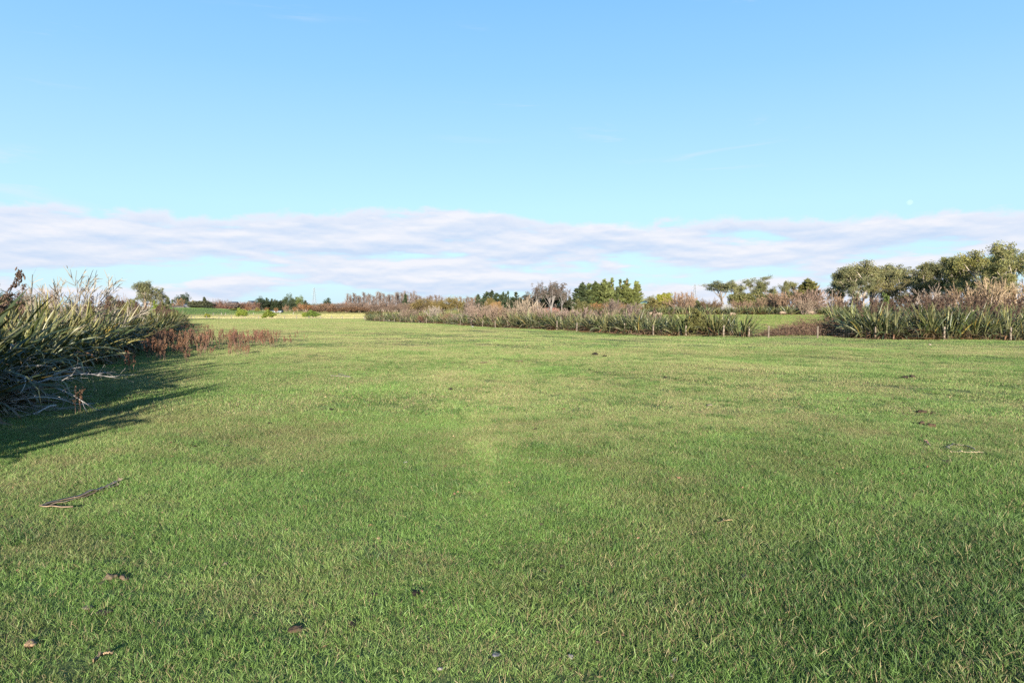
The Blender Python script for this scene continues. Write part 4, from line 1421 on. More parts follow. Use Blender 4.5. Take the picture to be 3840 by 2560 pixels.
# ================================================================ DOCK WEEDS
def dock_mesh(seed, n, H):
    global rng
    keep = rng
    rng = np.random.default_rng(seed)
    tb, cb = MB(), MB()
    st = np.stack([rng.normal(size=n) * .12, rng.normal(size=n) * .12, np.zeros(n)], 1)
    d = rng.normal(size=(n, 3)) * .12
    d[:, 2] = 1
    A = path(st, d, H * rng.uniform(.7, 1.05, n), 6, .04, 0)
    AR = np.full((n, 6), .008) * np.linspace(1, .4, 6)[None]
    c = rng.uniform(.7, 1.2, n)[:, None] * np.ones(3)
    tubes(tb, A, AR, c, 4)
    B, BR = grow(A, AR, 6, .35, .95, .4, .3, up=.1, wig=.05, k=4, rr=.6)
    tubes(tb, B, np.maximum(BR, .003), np.repeat(c, 6, 0), 3)
    pts = np.concatenate([A[:, 2:].reshape(-1, 3), B[:, 1:].reshape(-1, 3), ((B[:, 1:] + B[:, :-1]) / 2).reshape(-1, 3)])
    clumps(cb, pts, .026, 7, .034, .018, upbias=.3, squash=1.2, var=.35)
    rng = keep
    return tb.mesh('stem', M_TWIG), cb.mesh('seed_head', M_LEAF)


DOCK = [dock_mesh(600 + i, random.choice([3, 4, 5]), 1.0) for i in range(6)]


def dock(px, py, h, label, group='dried dock weeds'):
    g = ground_at(px, py)
    s_ = h * random.uniform(.85, 1.15)
    e = empty('dock_plant', (g[0], g[1], g[2] - .01), label, 'weed', group, random.uniform(0, 6.28), (s_ * 1.1, s_ * 1.1, s_))
    a, b = random.choice(DOCK)
    c = (.178 * random.uniform(.8, 1.2), .098 * random.uniform(.85, 1.15), .058)
    link('stem', a, e, color=(.15, .10, .075))
    link('seed_head', b, e, color=c)


def dock_block(n, x0, x1, y0, y1, h, label):
    for _ in range(n):
        u = random.random()
        x = x0 + (x1 - x0) * u
        dock(x, random.uniform(y0, y1), h, label)


dock_block(50, 575, 790, 1281, 1325, 1.05, 'rusty dried dock in the dense thicket nearest the flax hedge')
dock_block(26, 790, 930, 1278, 1308, .95, 'rusty dried dock in the middle thicket of the dock patch')
dock_block(26, 945, 1052, 1274, 1304, .9, 'rusty dried dock in the thicket furthest from the hedge')
dock_block(14, 655, 800, 1233, 1240, .7, 'short brown dock in the thin line behind the main patch')
dock_block(16, 550, 620, 1310, 1352, 1.0, 'rusty dried dock at the shaded hedge end of the patch')
dock_block(16, 640, 935, 1318, 1340, .6, 'short rusty dock thinning out on the grass in front of the thickets')
dock_block(8, 1050, 1100, 1272, 1290, .45, 'low brown dock thinning out past the furthest thicket')
for (x, yy, h, lab) in [(703, 1358, .75, 'lone short dock stem standing on the shadow edge'), (790, 1333, .6, 'small single dock in front of the middle thicket'),
                        (905, 1332, .75, 'single dark dock standing out on the grass before the patch'), (1108, 1274, .8, 'bushy green-brown dock alone past the patch'),
                        (1145, 1272, .4, 'last tiny dock alone on the open grass'), (480, 1395, .9, 'dark dock in the hedge shade before the patch'),
                        (455, 1360, .9, 'dock against the flax foot in the shade'), (583, 1262, 1.15, 'tallest dock leaning on the flax hedge')]:
    dock(x, yy, h, lab)
dock(287, 1552, .62, 'thin brown dock stem beside the dead grey branches')


# ================================================================ FENCES
def post_mesh(r, h, seed):
    r_ = np.random.default_rng(seed)
    mb = MB()
    k = 5
    P = np.zeros((1, k, 3))
    P[0, :, 2] = np.linspace(-.3, h, k)
    P[0, :, 0] = r_.normal() * .03 * np.linspace(0, 1, k)
    P[0, :, 1] = r_.normal() * .03 * np.linspace(0, 1, k)
    tubes(mb, P, np.array([[r * 1.03, r, r * .98, r * .97, r * .9]]), np.array([1., 1, 1]), 9, True)
    return mb.mesh('post', M_POST, True)


PM = [post_mesh(.072, 1.02, i) for i in range(5)]


def fence(name, pts, label, group, hs, wires, stay, color, rr=.0025, scl=1.0):
    c = pts[0]
    e = empty(name, (c[0], c[1], c[2]), label, 'fence', group)
    for i, p in enumerate(pts):
        o = link('post', PM[i % 5], e, (p[0] - c[0], p[1] - c[1], p[2] - c[2]), color)
        o.scale = (scl, scl, hs[i] if hs else 1)
        o.rotation_euler = (random.uniform(-.03, .03), random.uniform(-.03, .03), random.uniform(0, 6))
    mb = MB()
    A = np.array(pts) - c
    for h in wires:
        P = A[None].copy()
        P[:, :, 2] += h
        P[:, :, 1] -= .09
        tubes(mb, P, np.full(P.shape[:2], rr), np.array([1., 1, 1]), 3)
    if stay:
        for a, b in zip(A[:-1], A[1:]):
            n = int(np.hypot(*(b - a)[:2]) / stay)
            t = (np.arange(n) + .5) / n
            st = a[None] * (1 - t[:, None]) + b[None] * t[:, None]
            st[:, 1] -= .09
            P = np.stack([st + np.array([0, 0, wires[0]]), st + np.array([0, 0, wires[-1]])], 1)
            tubes(mb, P, np.full(P.shape[:2], rr * .8), np.array([1., 1, 1]), 3)
    link('wire_netting', mb.mesh('wire_netting', M_WIRE), e, color=(.16, .155, .15))


fence('wire_fence', POSTS, 'wire netting fence on round timber posts in front of the flax hedge', None, [1 + random.uniform(-.05, .08) for _ in POSTS],
      (.08, .22, .36, .50, .66, .82, .96), .3, (.175, .145, .112), .0014)
FPX_ = [(678, 1192), (718, 1193), (730, 1193), (775, 1193.5), (821, 1194), (868, 1194), (919, 1194), (970, 1194), (1017, 1194), (1066, 1194), (1112, 1194), (1159, 1194), (1202, 1194), (1245, 1194), (1284, 1194), (1328, 1194.5), (1366, 1196)]
fence('wire_fence', [ground_at(*p) for p in FPX_], 'far wire fence with thin grey posts along the dry strip and green bushes', None,
      [1.6] + [random.uniform(.75, 1.05) for _ in FPX_[1:]], (.3, .6, .9), 0, (.16, .145, .13), .006, 1.6)
F3 = [(772, 1183), (800, 1182.5), (830, 1182), (845, 1182), (890, 1181.5), (950, 1181), (1000, 1180.5), (1050, 1180), (1100, 1179.5)]
fence('wire_fence', [ground_at(*p) for p in F3], 'furthest wire fence of thin pale posts inside the yellow field', None, [1.2] * 9, (.4, .8, 1.1), 0, (.25, .22, .2), .008, 1.5)


# ================================================================ FARM BUILDINGS, PYLONS, POLE
def building(name, px, Y, wpx, wall_h, roof_h, depth, wallc, roofc, label, cat, rz=0., windows=(), door=None, base_dz=0., overhang=.4, winc=(.05, .06, .08)):
    p = at(px, HOR, Y)
    W = wpx / FPX * Y
    z0 = gz1(p[0], Y) + base_dz
    e = empty(name, (p[0], Y, z0), label, cat, None, rz)
    wb = MB()
    box(wb, (0, depth / 2, wall_h / 2 - .3), (W, depth, wall_h + .6))
    # gables
    gx = W / 2
    g = np.array([[-gx, 0, wall_h], [-gx, depth, wall_h], [-gx, depth / 2, wall_h + roof_h], [gx, 0, wall_h], [gx, depth, wall_h], [gx, depth / 2, wall_h + roof_h]])
    wb.add(g, T=[[0, 1, 2], [3, 5, 4]])
    link('wall', wb.mesh('wall', M_PAINT), e, color=wallc)
    rb = MB()
    ox, oy = W / 2 + overhang, overhang
    t = .12
    ez = wall_h - oy * roof_h / (depth / 2) + .03
    for sgn in (0, 1):
        y0_, y1_ = (-oy, depth / 2) if sgn == 0 else (depth + oy, depth / 2)
        v = np.array([[-ox, y0_, ez], [ox, y0_, ez], [ox, y1_, wall_h + roof_h + .03], [-ox, y1_, wall_h + roof_h + .03]])
        rb.add(np.concatenate([v, v + np.array([0, 0, t])]), Q=[[0, 1, 2, 3], [7, 6, 5, 4], [0, 4, 5, 1], [1, 5, 6, 2], [2, 6, 7, 3], [3, 7, 4, 0]])
    link('roof', rb.mesh('roof', M_PAINT), e, color=roofc)
    for (fx, fz, fw, fh) in windows:
        fb, pb = MB(), MB()
        cx, cz = (fx - .5) * W, fz
        for (dx, dz, sx, sz) in ((0, fh / 2, fw + .16, .1), (0, -fh / 2, fw + .16, .1), (-fw / 2, 0, .1, fh - .1), (fw / 2, 0, .1, fh - .1)):
            box(fb, (cx + dx, -.04, cz + dz), (sx, .12, sz))
        wf = link('window', fb.mesh('window', M_PAINT), e, color=(.18, .18, .175))
        box(pb, (cx, -.02, cz), (fw - .1, .05, fh - .1))
        link('pane', pb.mesh('pane', M_WIRE), wf, color=winc)
    if door:
        fx, dw, dh, dc = door
        db = MB()
        box(db, ((fx - .5) * W, -.03, dh / 2), (dw, .08, dh))
        link('door', db.mesh('door', M_PAINT), e, color=dc)
    return e


building('farm_shed', 709, 405, 36, 2.6, .9, 5, (.10, .105, .115), (.09, .095, .11), 'grey iron farm shed with a low roof behind the green hill', 'shed', .1, [(.25, 1.5, .9, .8)], (.75, 2.0, 2.1, (.28, .3, .33)), .2)
building('garden_wall', 668, 402, 46, 1.0, .15, .8, (.065, .062, .058), (.06, .058, .055), 'low grey wall running from the farm shed along the hill top', 'wall', 0, (), None, 1.2, .1)
building('farmhouse', 868, 470, 30, 3.2, 1.6, 7, (.15, .15, .145), (.13, .13, .135), 'white house with pale roof behind mauve bare trees', 'house', 0, [(.3, 1.6, 1.2, 1.2), (.7, 1.6, 1.2, 1.2)], None, 1.2)
building('farmhouse', 950, 470, 18, 3.2, 2.0, 6, (.15, .15, .145), (.14, .14, .145), 'white gabled house beside the conifer grove', 'house', .8, [(.5, 1.6, 1.2, 1.2)], None, 1.4)
building('greenhouse', 1034, 372, 42, .75, .3, 3.5, (.07, .08, .09), (.10, .115, .13), 'low glass greenhouse in front of the conifer grove', 'greenhouse', 0, [(.15, .42, 1.2, .5), (.4, .42, 1.2, .5), (.65, .42, 1.2, .5), (.9, .42, 1.0, .5)], None, 0, .15, (.3, .36, .4))
building('farmhouse', 1285, 500, 20, 2.4, 1.2, 6, (.13, .13, .13), (.15, .15, .15), 'small white-roofed building in the russet trees', 'house', .1, [(.5, 1.3, 1.2, 1.0)], None, .5)
building('farmhouse', 2407, 400, 44, 2.9, 1.5, 8, (.13, .028, .022), (.12, .18, .14), 'red-walled farmhouse with pale green roof', 'house', 0, [(.2, 1.6, 1.1, 1.2), (.45, 1.6, 1.1, 1.2), (.8, 1.6, 1.1, 1.2)], (.62, 1.0, 2.1, (.7, .7, .68)), 1.2)
building('farm_shed', 2068, 330, 66, 1.6, .5, 4, (.12, .05, .036), (.14, .07, .055), 'low rusty red shed behind the bare grey trees', 'shed', 0, [(.3, 1., 1, .6)], (.7, 1.6, 1.5, (.3, .12, .09)), .3)
building('farmhouse', 2612, 420, 26, 3.2, 1.6, 7, (.17, .17, .165), (.16, .16, .16), 'small white house at the foot of the second pylon', 'house', 0, [(.3, 1.6, 1.2, 1.2), (.7, 1.6, 1.2, 1.2)], None, .8)


def van(px, Y, label):
    p = at(px, HOR, Y)
    e = empty('parked_van', (p[0], Y, gz1(p[0], Y) + .1), label, 'van', None, .15)
    e.scale = (1.25, 1.25, 1.25)
    b = MB()
    prof = np.array([[-2.5, .45], [2.5, .45], [2.5, 1.1], [1.9, 1.3], [1.3, 2.1], [.9, 2.25], [-2.4, 2.25], [-2.5, 2.1]])
    n = len(prof)
    V = np.concatenate([np.stack([prof[:, 0], np.full(n, y_), prof[:, 1]], 1) for y_ in (-.95, .95)])
    Q = [[i, (i + 1) % n, n + (i + 1) % n, n + i] for i in range(n)]
    T = [[0, i + 1, i] for i in range(1, n - 1)] + [[n, n + i, n + i + 1] for i in range(1, n - 1)]
    b.add(V, Q=Q, T=T)
    link('body', b.mesh('body', M_PAINT), e, color=(.19, .19, .19))
    w = MB()
    box(w, (1.15, -.97, 1.65), (.6, .04, .5))
    link('window', w.mesh('window', M_WIRE), e, color=(.05, .06, .07))
    for wx in (-1.6, 1.6):
        wm = MB()
        P = np.array([[[0, -.1, 0], [0, .1, 0]]])
        tubes(wm, P, np.full((1, 2), .36), np.array([1., 1, 1]), 14, True)
        link('wheel', wm.mesh('wheel', M_WIRE), e, (wx, -.92, .36), (.03, .03, .03))


van(2731, 255, 'white van parked among shrubs below the middle eucalyptus group')


def pylon(px, top, Y, label, thick=.22):
    p = at(px, top, Y)
    z0 = gz1(p[0], Y)
    H = p[2] - z0
    e = empty('pylon', (p[0], Y, z0), label, 'pylon', 'lattice power pylons')
    mb, ab = MB(), MB()
    lv = np.linspace(0, 1, 9)
    hw = lambda t: (.095 * (1 - t) ** 1.3 + .018) * H

    def bar(m, a, b, r):
        tubes(m, np.array([[a, b]]), np.full((1, 2), r), np.array([1., 1, 1]), 4)
    cs = [(-1, -1), (1, -1), (1, 1), (-1, 1)]
    for i in range(8):
        w0, w1 = hw(lv[i]), hw(lv[i + 1])
        for j in range(4):
            a, b = cs[j], cs[(j + 1) % 4]
            A0 = np.array([a[0] * w0, a[1] * w0, lv[i] * H])
            A1 = np.array([a[0] * w1, a[1] * w1, lv[i + 1] * H])
            B0 = np.array([b[0] * w0, b[1] * w0, lv[i] * H])
            B1 = np.array([b[0] * w1, b[1] * w1, lv[i + 1] * H])
            bar(mb, A0, A1, thick)
            bar(mb, A0, B1, thick * .6)
            bar(mb, B0, A1, thick * .6)
            bar(mb, A1, B1, thick * .5)
    link('lattice_tower', mb.mesh('lattice_tower', M_WIRE), e, color=(.27, .28, .30))
    for t, wd in ((.68, .15), (.81, .13), (.93, .10)):
        am = MB()
        for sgn in (-1, 1):
            bar(am, np.array([0, 0, t * H + .03 * H]), np.array([sgn * wd * H, 0, t * H]), thick * .8)
            bar(am, np.array([0, 0, t * H - .01 * H]), np.array([sgn * wd * H, 0, t * H]), thick * .8)
            bar(am, np.array([sgn * wd * H, 0, t * H]), np.array([sgn * wd * H, 0, t * H - .03 * H]), thick * .7)
        link('cross_arm', am.mesh('cross_arm', M_WIRE), e, color=(.27, .28, .30))


pylon(1178, 1079, 1100, 'lattice power pylon beside the small dark tree and russet trees', .10)
pylon(2606, 1066, 900, 'lattice power pylon rising beside the pink bare thicket', .11)
pylon(1932, 1088, 1500, 'faint far pylon above the dark cypresses', .12)


def utility_pole():
    p = at(3121, 1085, 150)
    z0 = gz1(p[0], 150)
    e = empty('utility_pole', (p[0], 150, z0), 'dark timber utility pole with a cross-arm between two tree groups', 'utility pole')
    H = p[2] - z0
    mb = MB()
    tubes(mb, np.array([[[0, 0, -.3], [0, 0, H * .5], [0, 0, H]]]), np.array([[.15, .13, .11]]), np.array([1., 1, 1]), 10, True)
    link('pole', mb.mesh('pole', M_POST), e, color=(.10, .085, .07))
    ab = MB()
    box(ab, (0, -.16, H - .2), (1.1, .12, .14))
    a = link('cross_arm', ab.mesh('cross_arm', M_POST), e, color=(.10, .085, .07))
    ib = MB()
    for x in (-.45, .45):
        box(ib, (x, -.16, H - .05), (.09, .09, .15))
    link('insulators', ib.mesh('insulators', M_WIRE), a, color=(.3, .3, .32))


utility_pole()


# ================================================================ SHEEP
def sheep_mesh(grazing):
    import bmesh
    me = bpy.data.meshes.new('sheep_skeleton')
    bm = bmesh.new()
    hd = [(.52, 0, .70), (.70, 0, .52), (.80, 0, .28), (.86, 0, .10)] if grazing else [(.52, 0, .74), (.68, 0, .90), (.80, 0, .98), (.95, 0, .92)]
    chain = [(-.48, 0, .66), (-.25, 0, .67), (.05, 0, .64), (.33, 0, .66)] + hd
    rad = [.19, .27, .30, .26, .17, .12, .10, .065]
    vs = [bm.verts.new(c) for c in chain]
    for a, b in zip(vs[:-1], vs[1:]):
        bm.edges.new((a, b))
    rads = list(rad)
    for root, x in ((vs[1], -.36), (vs[3], .34)):
        for sgn in (-1, 1):
            prev = root
            kx = .06 if x < 0 else -.02
            for (dx, dy, z, r) in ((0, .13, .46, .10), (-kx, .13, .26, .05), (0, .13, .02, .04)):
                v = bm.verts.new((x + dx, sgn * dy, z))
                bm.edges.new((prev, v))
                prev = v
                rads.append(r)
    # ears
    for sgn in (-1, 1):
        b = vs[6]
        v = bm.verts.new((b.co.x - .02, sgn * .17, b.co.z + .06))
        bm.edges.new((b, v))
        rads.append(.03)
    # tail
    v = bm.verts.new((-.62, 0, .50))
    bm.edges.new((vs[0], v))
    rads.append(.05)
    bm.to_mesh(me)
    bm.free()
    o = bpy.data.objects.new('sheep_skeleton', me)
    COL.objects.link(o)
    sk = o.modifiers.new('skin', 'SKIN')
    for i, r in enumerate(rads):
        me.skin_vertices[0].data[i].radius = (r, r)
    me.skin_vertices[0].data[1].use_root = True
    o.modifiers.new('sub', 'SUBSURF').levels = 2
    dg = bpy.context.evaluated_depsgraph_get()
    dg.update()
    m2 = bpy.data.meshes.new_from_object(o.evaluated_get(dg))
    bpy.data.objects.remove(o)
    n = len(m2.vertices)
    co = np.empty(n * 3)
    m2.vertices.foreach_get('co', co)
    co = co.reshape(-1, 3)
    dark = ((co[:, 2] < .30) | (co[:, 0] > .74))
    C = np.where(dark[:, None], np.array([.55, .5, .45]), np.array([1., 1, 1]))
    ca = m2.color_attributes.new('Col', 'FLOAT_COLOR', 'POINT')
    ca.data.foreach_set('color', np.concatenate([C, np.ones((n, 1))], 1).astype(np.float32).ravel())
    m2.materials.clear()
    m2.materials.append(M_WOOL)
    m2.polygons.foreach_set('use_smooth', np.ones(len(m2.polygons), bool))
    m2.name = 'sheep'
    return m2


SG, SS = sheep_mesh(True), sheep_mesh(False)
for (px, Y, rz, m_, lab) in [(2934, 168, .1, SG, 'cream sheep grazing alone in the open gap of the bright paddock'), (3042, 172, 2.6, SS, 'cream sheep half hidden behind the bramble mound'),
                             (2472, 150, 3.0, SG, 'sheep back showing through flax tips below the green-brown bush'), (2746, 150, .3, SG, 'sheep back showing over the flax near the paddock gap'),
                             (2444, 156, .4, SS, 'sheep partly hidden by the purple-mauve shrub')]:
    p = at(px, HOR, Y)
    o = link('sheep', m_, None, (p[0], Y, gz1(p[0], Y)), (.19, .145, .105))
    o.rotation_euler = (0, 0, rz)
    o.scale = (1.12,) * 3
    tag(o, lab, 'sheep', 'sheep in the bright paddock')


# ================================================================ LITTER ON THE GRASS
def lump(seed, sx, sy, sz, nb=5):
    r_ = np.random.default_rng(seed)
    import bmesh
    bm = bmesh.new()
    bmesh.ops.create_icosphere(bm, subdivisions=3, radius=1)
    V = np.array([v.co[:] for v in bm.verts])
    F = np.array([[v.index for v in f.verts] for f in bm.faces])
    bm.free()
    n = np.zeros(len(V))
    for _ in range(nb * 3):
        d = r_.normal(size=3)
        n += .09 * np.sin(V @ d * r_.uniform(1.5, 4.5) + r_.uniform(0, 6))
    V = V * (1 + n)[:, None]
    V = V * np.array([sx, sy, sz])
    V[:, 2] = np.maximum(V[:, 2], -sz * .35) + sz * .3
    mb = MB()
    mb.add(V, T=F)
    return mb.mesh('lump', M_CLOD, True)


DUNG = (.045, .036, .028)
SOIL = (.13, .085, .055)
STONE = (.48, .42, .36)
items = [  # name, px, py, width px, height factor, colour, label, category
    ('stone', 1520, 1742, 15, .7, (.6, .55, .5), 'whitish stone on the open grass in the middle of the paddock', 'stone'),
    ('stone', 845, 2132, 22, .55, (.46, .34, .25), 'tan stone lying in short grass near the dug soil', 'stone'),
    ('stone', 1650, 2545, 22, .6, (.5, .45, .4), 'pale rounded stone nearest the camera feet', 'stone'),
    ('stone', 2140, 2500, 26, .55, (.42, .38, .34), 'grey stone half sunk in grass beside the brown one', 'stone'),
    ('stone', 2530, 2497, 24, .6, (.5, .46, .4), 'pale round stone in the taller lush grass', 'stone'),
    ('stone', 2515, 2553, 22, .6, (.55, .46, .38), 'pinkish stone at the lower frame edge', 'stone'),
    ('stone', 2242, 2430, 22, .7, (.25, .17, .13), 'brown stone in the lush grass', 'stone'),
    ('stone', 2790, 2180, 40, .35, (.30, .22, .17), 'flat brown stone in the lush dark grass', 'stone'),
    ('stone', 1172, 1810, 10, .7, (.55, .5, .44), 'tiny white stone beyond the tan stone', 'stone'),
    ('stone', 3486, 1296, 14, .6, (.55, .42, .36), 'pinkish stone near the fence corner', 'stone'),
    ('stone', 1773, 1226, 12, .5, (.7, .68, .65), 'white stone at the foot of the fenced hedge', 'stone'),
    ('stone', 2660, 1526, 26, .3, (.42, .34, .26), 'flat tan stone alone on the far grass', 'stone'),
    ('dung_pat', 1333, 2350, 46, .45, DUNG, 'large black dung pat nearest the camera', 'dung'),
    ('dung_pat', 1392, 2340, 28, .35, (.09, .075, .06), 'small greyish dung crumb beside the large black pat', 'dung'),
    ('dung_pat', 1860, 2465, 36, .4, (.2, .2, .22), 'grey dried dung pat in the lush grass', 'dung'),
    ('dung_pat', 1400, 2252, 40, .35, DUNG, 'dark dung pat in a row of two before the large black one', 'dung'),
    ('dung_pat', 1560, 2245, 40, .35, DUNG, 'dark dung pat beside bare soil, second in the row of two', 'dung'),
    ('dung_pat', 2110, 2140, 24, .6, (.11, .085, .07), 'rounded brown dung lump in mid grass', 'dung'),
    ('dung_pat', 2040, 2152, 26, .35, (.06, .055, .06), 'black flat dung crumb beside the rounded brown lump', 'dung'),
    ('dung_pat', 395, 2325, 60, .3, (.09, .07, .055), 'flattened dark dung pat below the dug soil clods', 'dung'),
    ('dung_pat', 2006, 1616, 20, .5, DUNG, 'dark dung pat isolated in the centre of the paddock', 'dung'),
    ('dung_pat', 1007, 1592, 22, .5, DUNG, 'dark dung pat beside a tan crumb on sunlit grass', 'dung'),
    ('dung_pat', 1243, 1540, 16, .5, DUNG, 'small dark dung pat beyond the one with a tan crumb', 'dung'),
    ('dung_pat', 1870, 1578, 14, .6, DUNG, 'small upright dung lump near the paddock centre', 'dung'),
    ('dung_pat', 1688, 1464, 22, .5, DUNG, 'dung pat in the middle of the far grass', 'dung'),
    ('dung_pat', 2232, 1333, 30, .5, DUNG, 'widest far dung pat toward the fence', 'dung'),
    ('dung_pat', 2268, 1338, 18, .5, DUNG, 'small far dung pat beside the widest one', 'dung'),
    ('dung_pat', 2212, 1390, 16, .5, DUNG, 'tiny dark dung pat short of the widest far one', 'dung'),
    ('dung_pat', 2288, 1522, 14, .5, DUNG, 'tiny dark dung pat before the flat tan stone', 'dung'),
    ('dung_pat', 2495, 1420, 16, .5, DUNG, 'small dark pat toward the fence gap', 'dung'),
    ('dung_pat', 3395, 1421, 26, .5, (.07, .05, .04), 'dark dung lump of a pair near the fence corner', 'dung'),
    ('dung_pat', 3422, 1418, 26, .6, (.07, .05, .04), 'second dark dung lump of the pair near the fence corner', 'dung'),
    ('dung_pat', 3420, 1764, 18, .5, (.03, .03, .035), 'black dung lump beside the pale bent flax leaf', 'dung'),
    ('dung_pat', 1950, 1357, 34, .12, (.25, .17, .11), 'flat brown patch of dung on far grass', 'dung'),
    ('dung_pat', 1815, 1362, 40, .12, (.25, .17, .11), 'long brown dung smear on far grass', 'dung'),
    ('dung_pat', 1735, 1371, 22, .15, (.2, .15, .1), 'short brown dung smear beside the long one', 'dung'),
    ('dung_pat', 735, 1678, 20, .45, DUNG, 'dark dung pat just past the hedge shadow', 'dung'),
    ('dung_pat', 850, 1679, 20, .45, (.04, .045, .055), 'bluish-black dung pat in sunlit grass past the hedge shadow', 'dung'),
    ('dung_pat', 708, 1948, 30, .4, DUNG, 'dark dung pat in grass beyond the folded dead leaf', 'dung'),
    ('soil_clod', 3455, 1552, 46, .4, SOIL, 'brown soil clod farther of the two clod heaps', 'soil clod'),
    ('soil_clod', 3500, 1560, 24, .5, SOIL, 'small soil crumb beside the farther clod heap', 'soil clod'),
    ('soil_clod', 3455, 1597, 42, .65, SOIL, 'knobbly brown soil clod nearer of the two heaps', 'soil clod'),
    ('soil_clod', 3490, 1605, 34, .7, SOIL, 'dark soil clod touching the knobbly one', 'soil clod'),
    ('soil_clod', 415, 2190, 44, .8, (.22, .17, .11), 'tan dug soil clod in a ring of tall grass', 'soil clod'),
    ('soil_clod', 465, 2182, 36, .6, (.19, .13, .09), 'flatter dug soil clod beside the tan one', 'soil clod'),
    ('soil_clod', 385, 2210, 26, .5, (.10, .08, .06), 'dark soil crumb below the tan dug clod', 'soil clod'),
    ('soil_clod', 330, 2305, 40, .35, (.28, .22, .17), 'pale flat soil clod below the dug clods', 'soil clod'),
    ('soil_clod', 115, 2450, 46, .5, (.42, .28, .17), 'orange-tan clod of dead roots in the corner', 'soil clod'),
    ('soil_clod', 1112, 2378, 50, .4, (.13, .088, .058), 'reddish clod of bare soil near the large black pat', 'soil clod'),
    ('soil_clod', 3550, 1740, 40, .35, (.12, .09, .07), 'flat dark clod before the pale bent leaf', 'soil clod'),
]
for i, (nm, px, py, wp, hf, c, lab, cat) in enumerate(items):
    g = ground_at(px, py)
    r = wp / FPX * np.hypot(g[1], EYE) / 2 * (.85 if g[1] < 12 else .75)
    o = link(nm, lump(700 + i, r, r * .85, r * hf), None, (g[0], g[1], g[2] + (.014 if g[1] < 14 else .028) + r * hf * .12), tuple(v * (.40 if nm == 'stone' else .5) for v in c))
    o.rotation_euler = (0, 0, (i * 1.7) % 6.28)
    tag(o, lab, cat, {'stone': 'stones on the grass', 'dung_pat': 'dung pats on the grass', 'soil_clod': 'soil clods on the grass'}[nm])


def fallen_leaf(pxs, w, col, label, lift=.05):
    P = np.array([ground_at(*p) for p in pxs])
    # resample
    t = np.linspace(0, len(P) - 1, 26)
    Q = np.stack([np.interp(t, np.arange(len(P)), P[:, j]) for j in range(3)], 1)
    c = Q[0].copy()
    Q = Q - c
    r_ = np.random.default_rng(3)
    Q[:, 2] += lift + r_.normal(size=26) * .006
    ww = w * np.interp(np.linspace(0, 1, 26), [0, .12, .5, .9, 1], [1.2, 1, .8, .5, .1])
    d = nrm(np.gradient(Q, axis=0))
    s_ = nrm(np.cross(d, np.array([0, 0, 1.])))
    up = np.array([0, 0, 1.])
    V = np.stack([Q - s_ * ww[:, None] / 2 + up * .012, Q, Q + s_ * ww[:, None] / 2 + up * .014, Q - up * .008], 1)
    idx = np.arange(26 * 4).reshape(26, 4)
    F = []
    for a, b in ((0, 1), (1, 2), (2, 3), (3, 0)):
        F.append(np.stack([idx[:-1, a], idx[:-1, b], idx[1:, b], idx[1:, a]], -1))
    cc = np.array(col) * .6 * r_.uniform(.7, 1.2, 26)[:, None]
    mb = MB()
    mb.add(V.reshape(-1, 3), Q=np.concatenate(F), C=np.repeat(cc, 4, 0))
    o = link('fallen_flax_leaf', mb.mesh('fallen_flax_leaf', M_FLAX), None, c)
    tag(o, label, 'leaf', 'dead flax leaves on the grass')


fallen_leaf([(455, 1815), (425, 1828), (385, 1845), (300, 1875), (220, 1897), (150, 1914), (200, 1918), (275, 1925)], .055, (.42, .30, .20), 'long dead flax leaf folded back on itself, nearest the camera')
fallen_leaf([(445, 1826), (395, 1846), (330, 1868), (250, 1893), (165, 1912)], .035, (.36, .27, .2), 'darker dead leaf strip lying under the folded flax leaf', .035)
fallen_leaf([(3560, 1705), (3620, 1706), (3690, 1707)], .05, (.62, .50, .34), 'straight pale dead flax leaf on the grass', .04)
fallen_leaf([(3565, 1700), (3550, 1690), (3580, 1682), (3620, 1685), (3650, 1695), (3655, 1703)], .025, (.45, .38, .28), 'thin dead flax leaf curled in a loop above the straight one', .06)
fallen_leaf([(1240, 1412), (1280, 1416), (1315, 1418)], .05, (.55, .47, .38), 'short dead flax leaf far out on the grass', .04)
fallen_leaf([(1312, 1418), (1278, 1411), (1268, 1408)], .03, (.5, .42, .34), 'thin dead leaf crossing the far short one', .06)
fallen_leaf([(3470, 1660), (3478, 1672), (3490, 1684)], .045, (.45, .25, .17), 'reddish dead leaf scrap between soil clods and the straight pale leaf', .04)
fallen_leaf([(2690, 1980), (2720, 1976), (2750, 1972)], .015, (.5, .38, .2), 'thin straw-coloured dead leaf in the worn grass', .05)
fallen_leaf([(350, 2510), (385, 2503), (425, 2495)], .018, (.5, .36, .22), 'small straw-coloured leaf near the camera corner', .05)


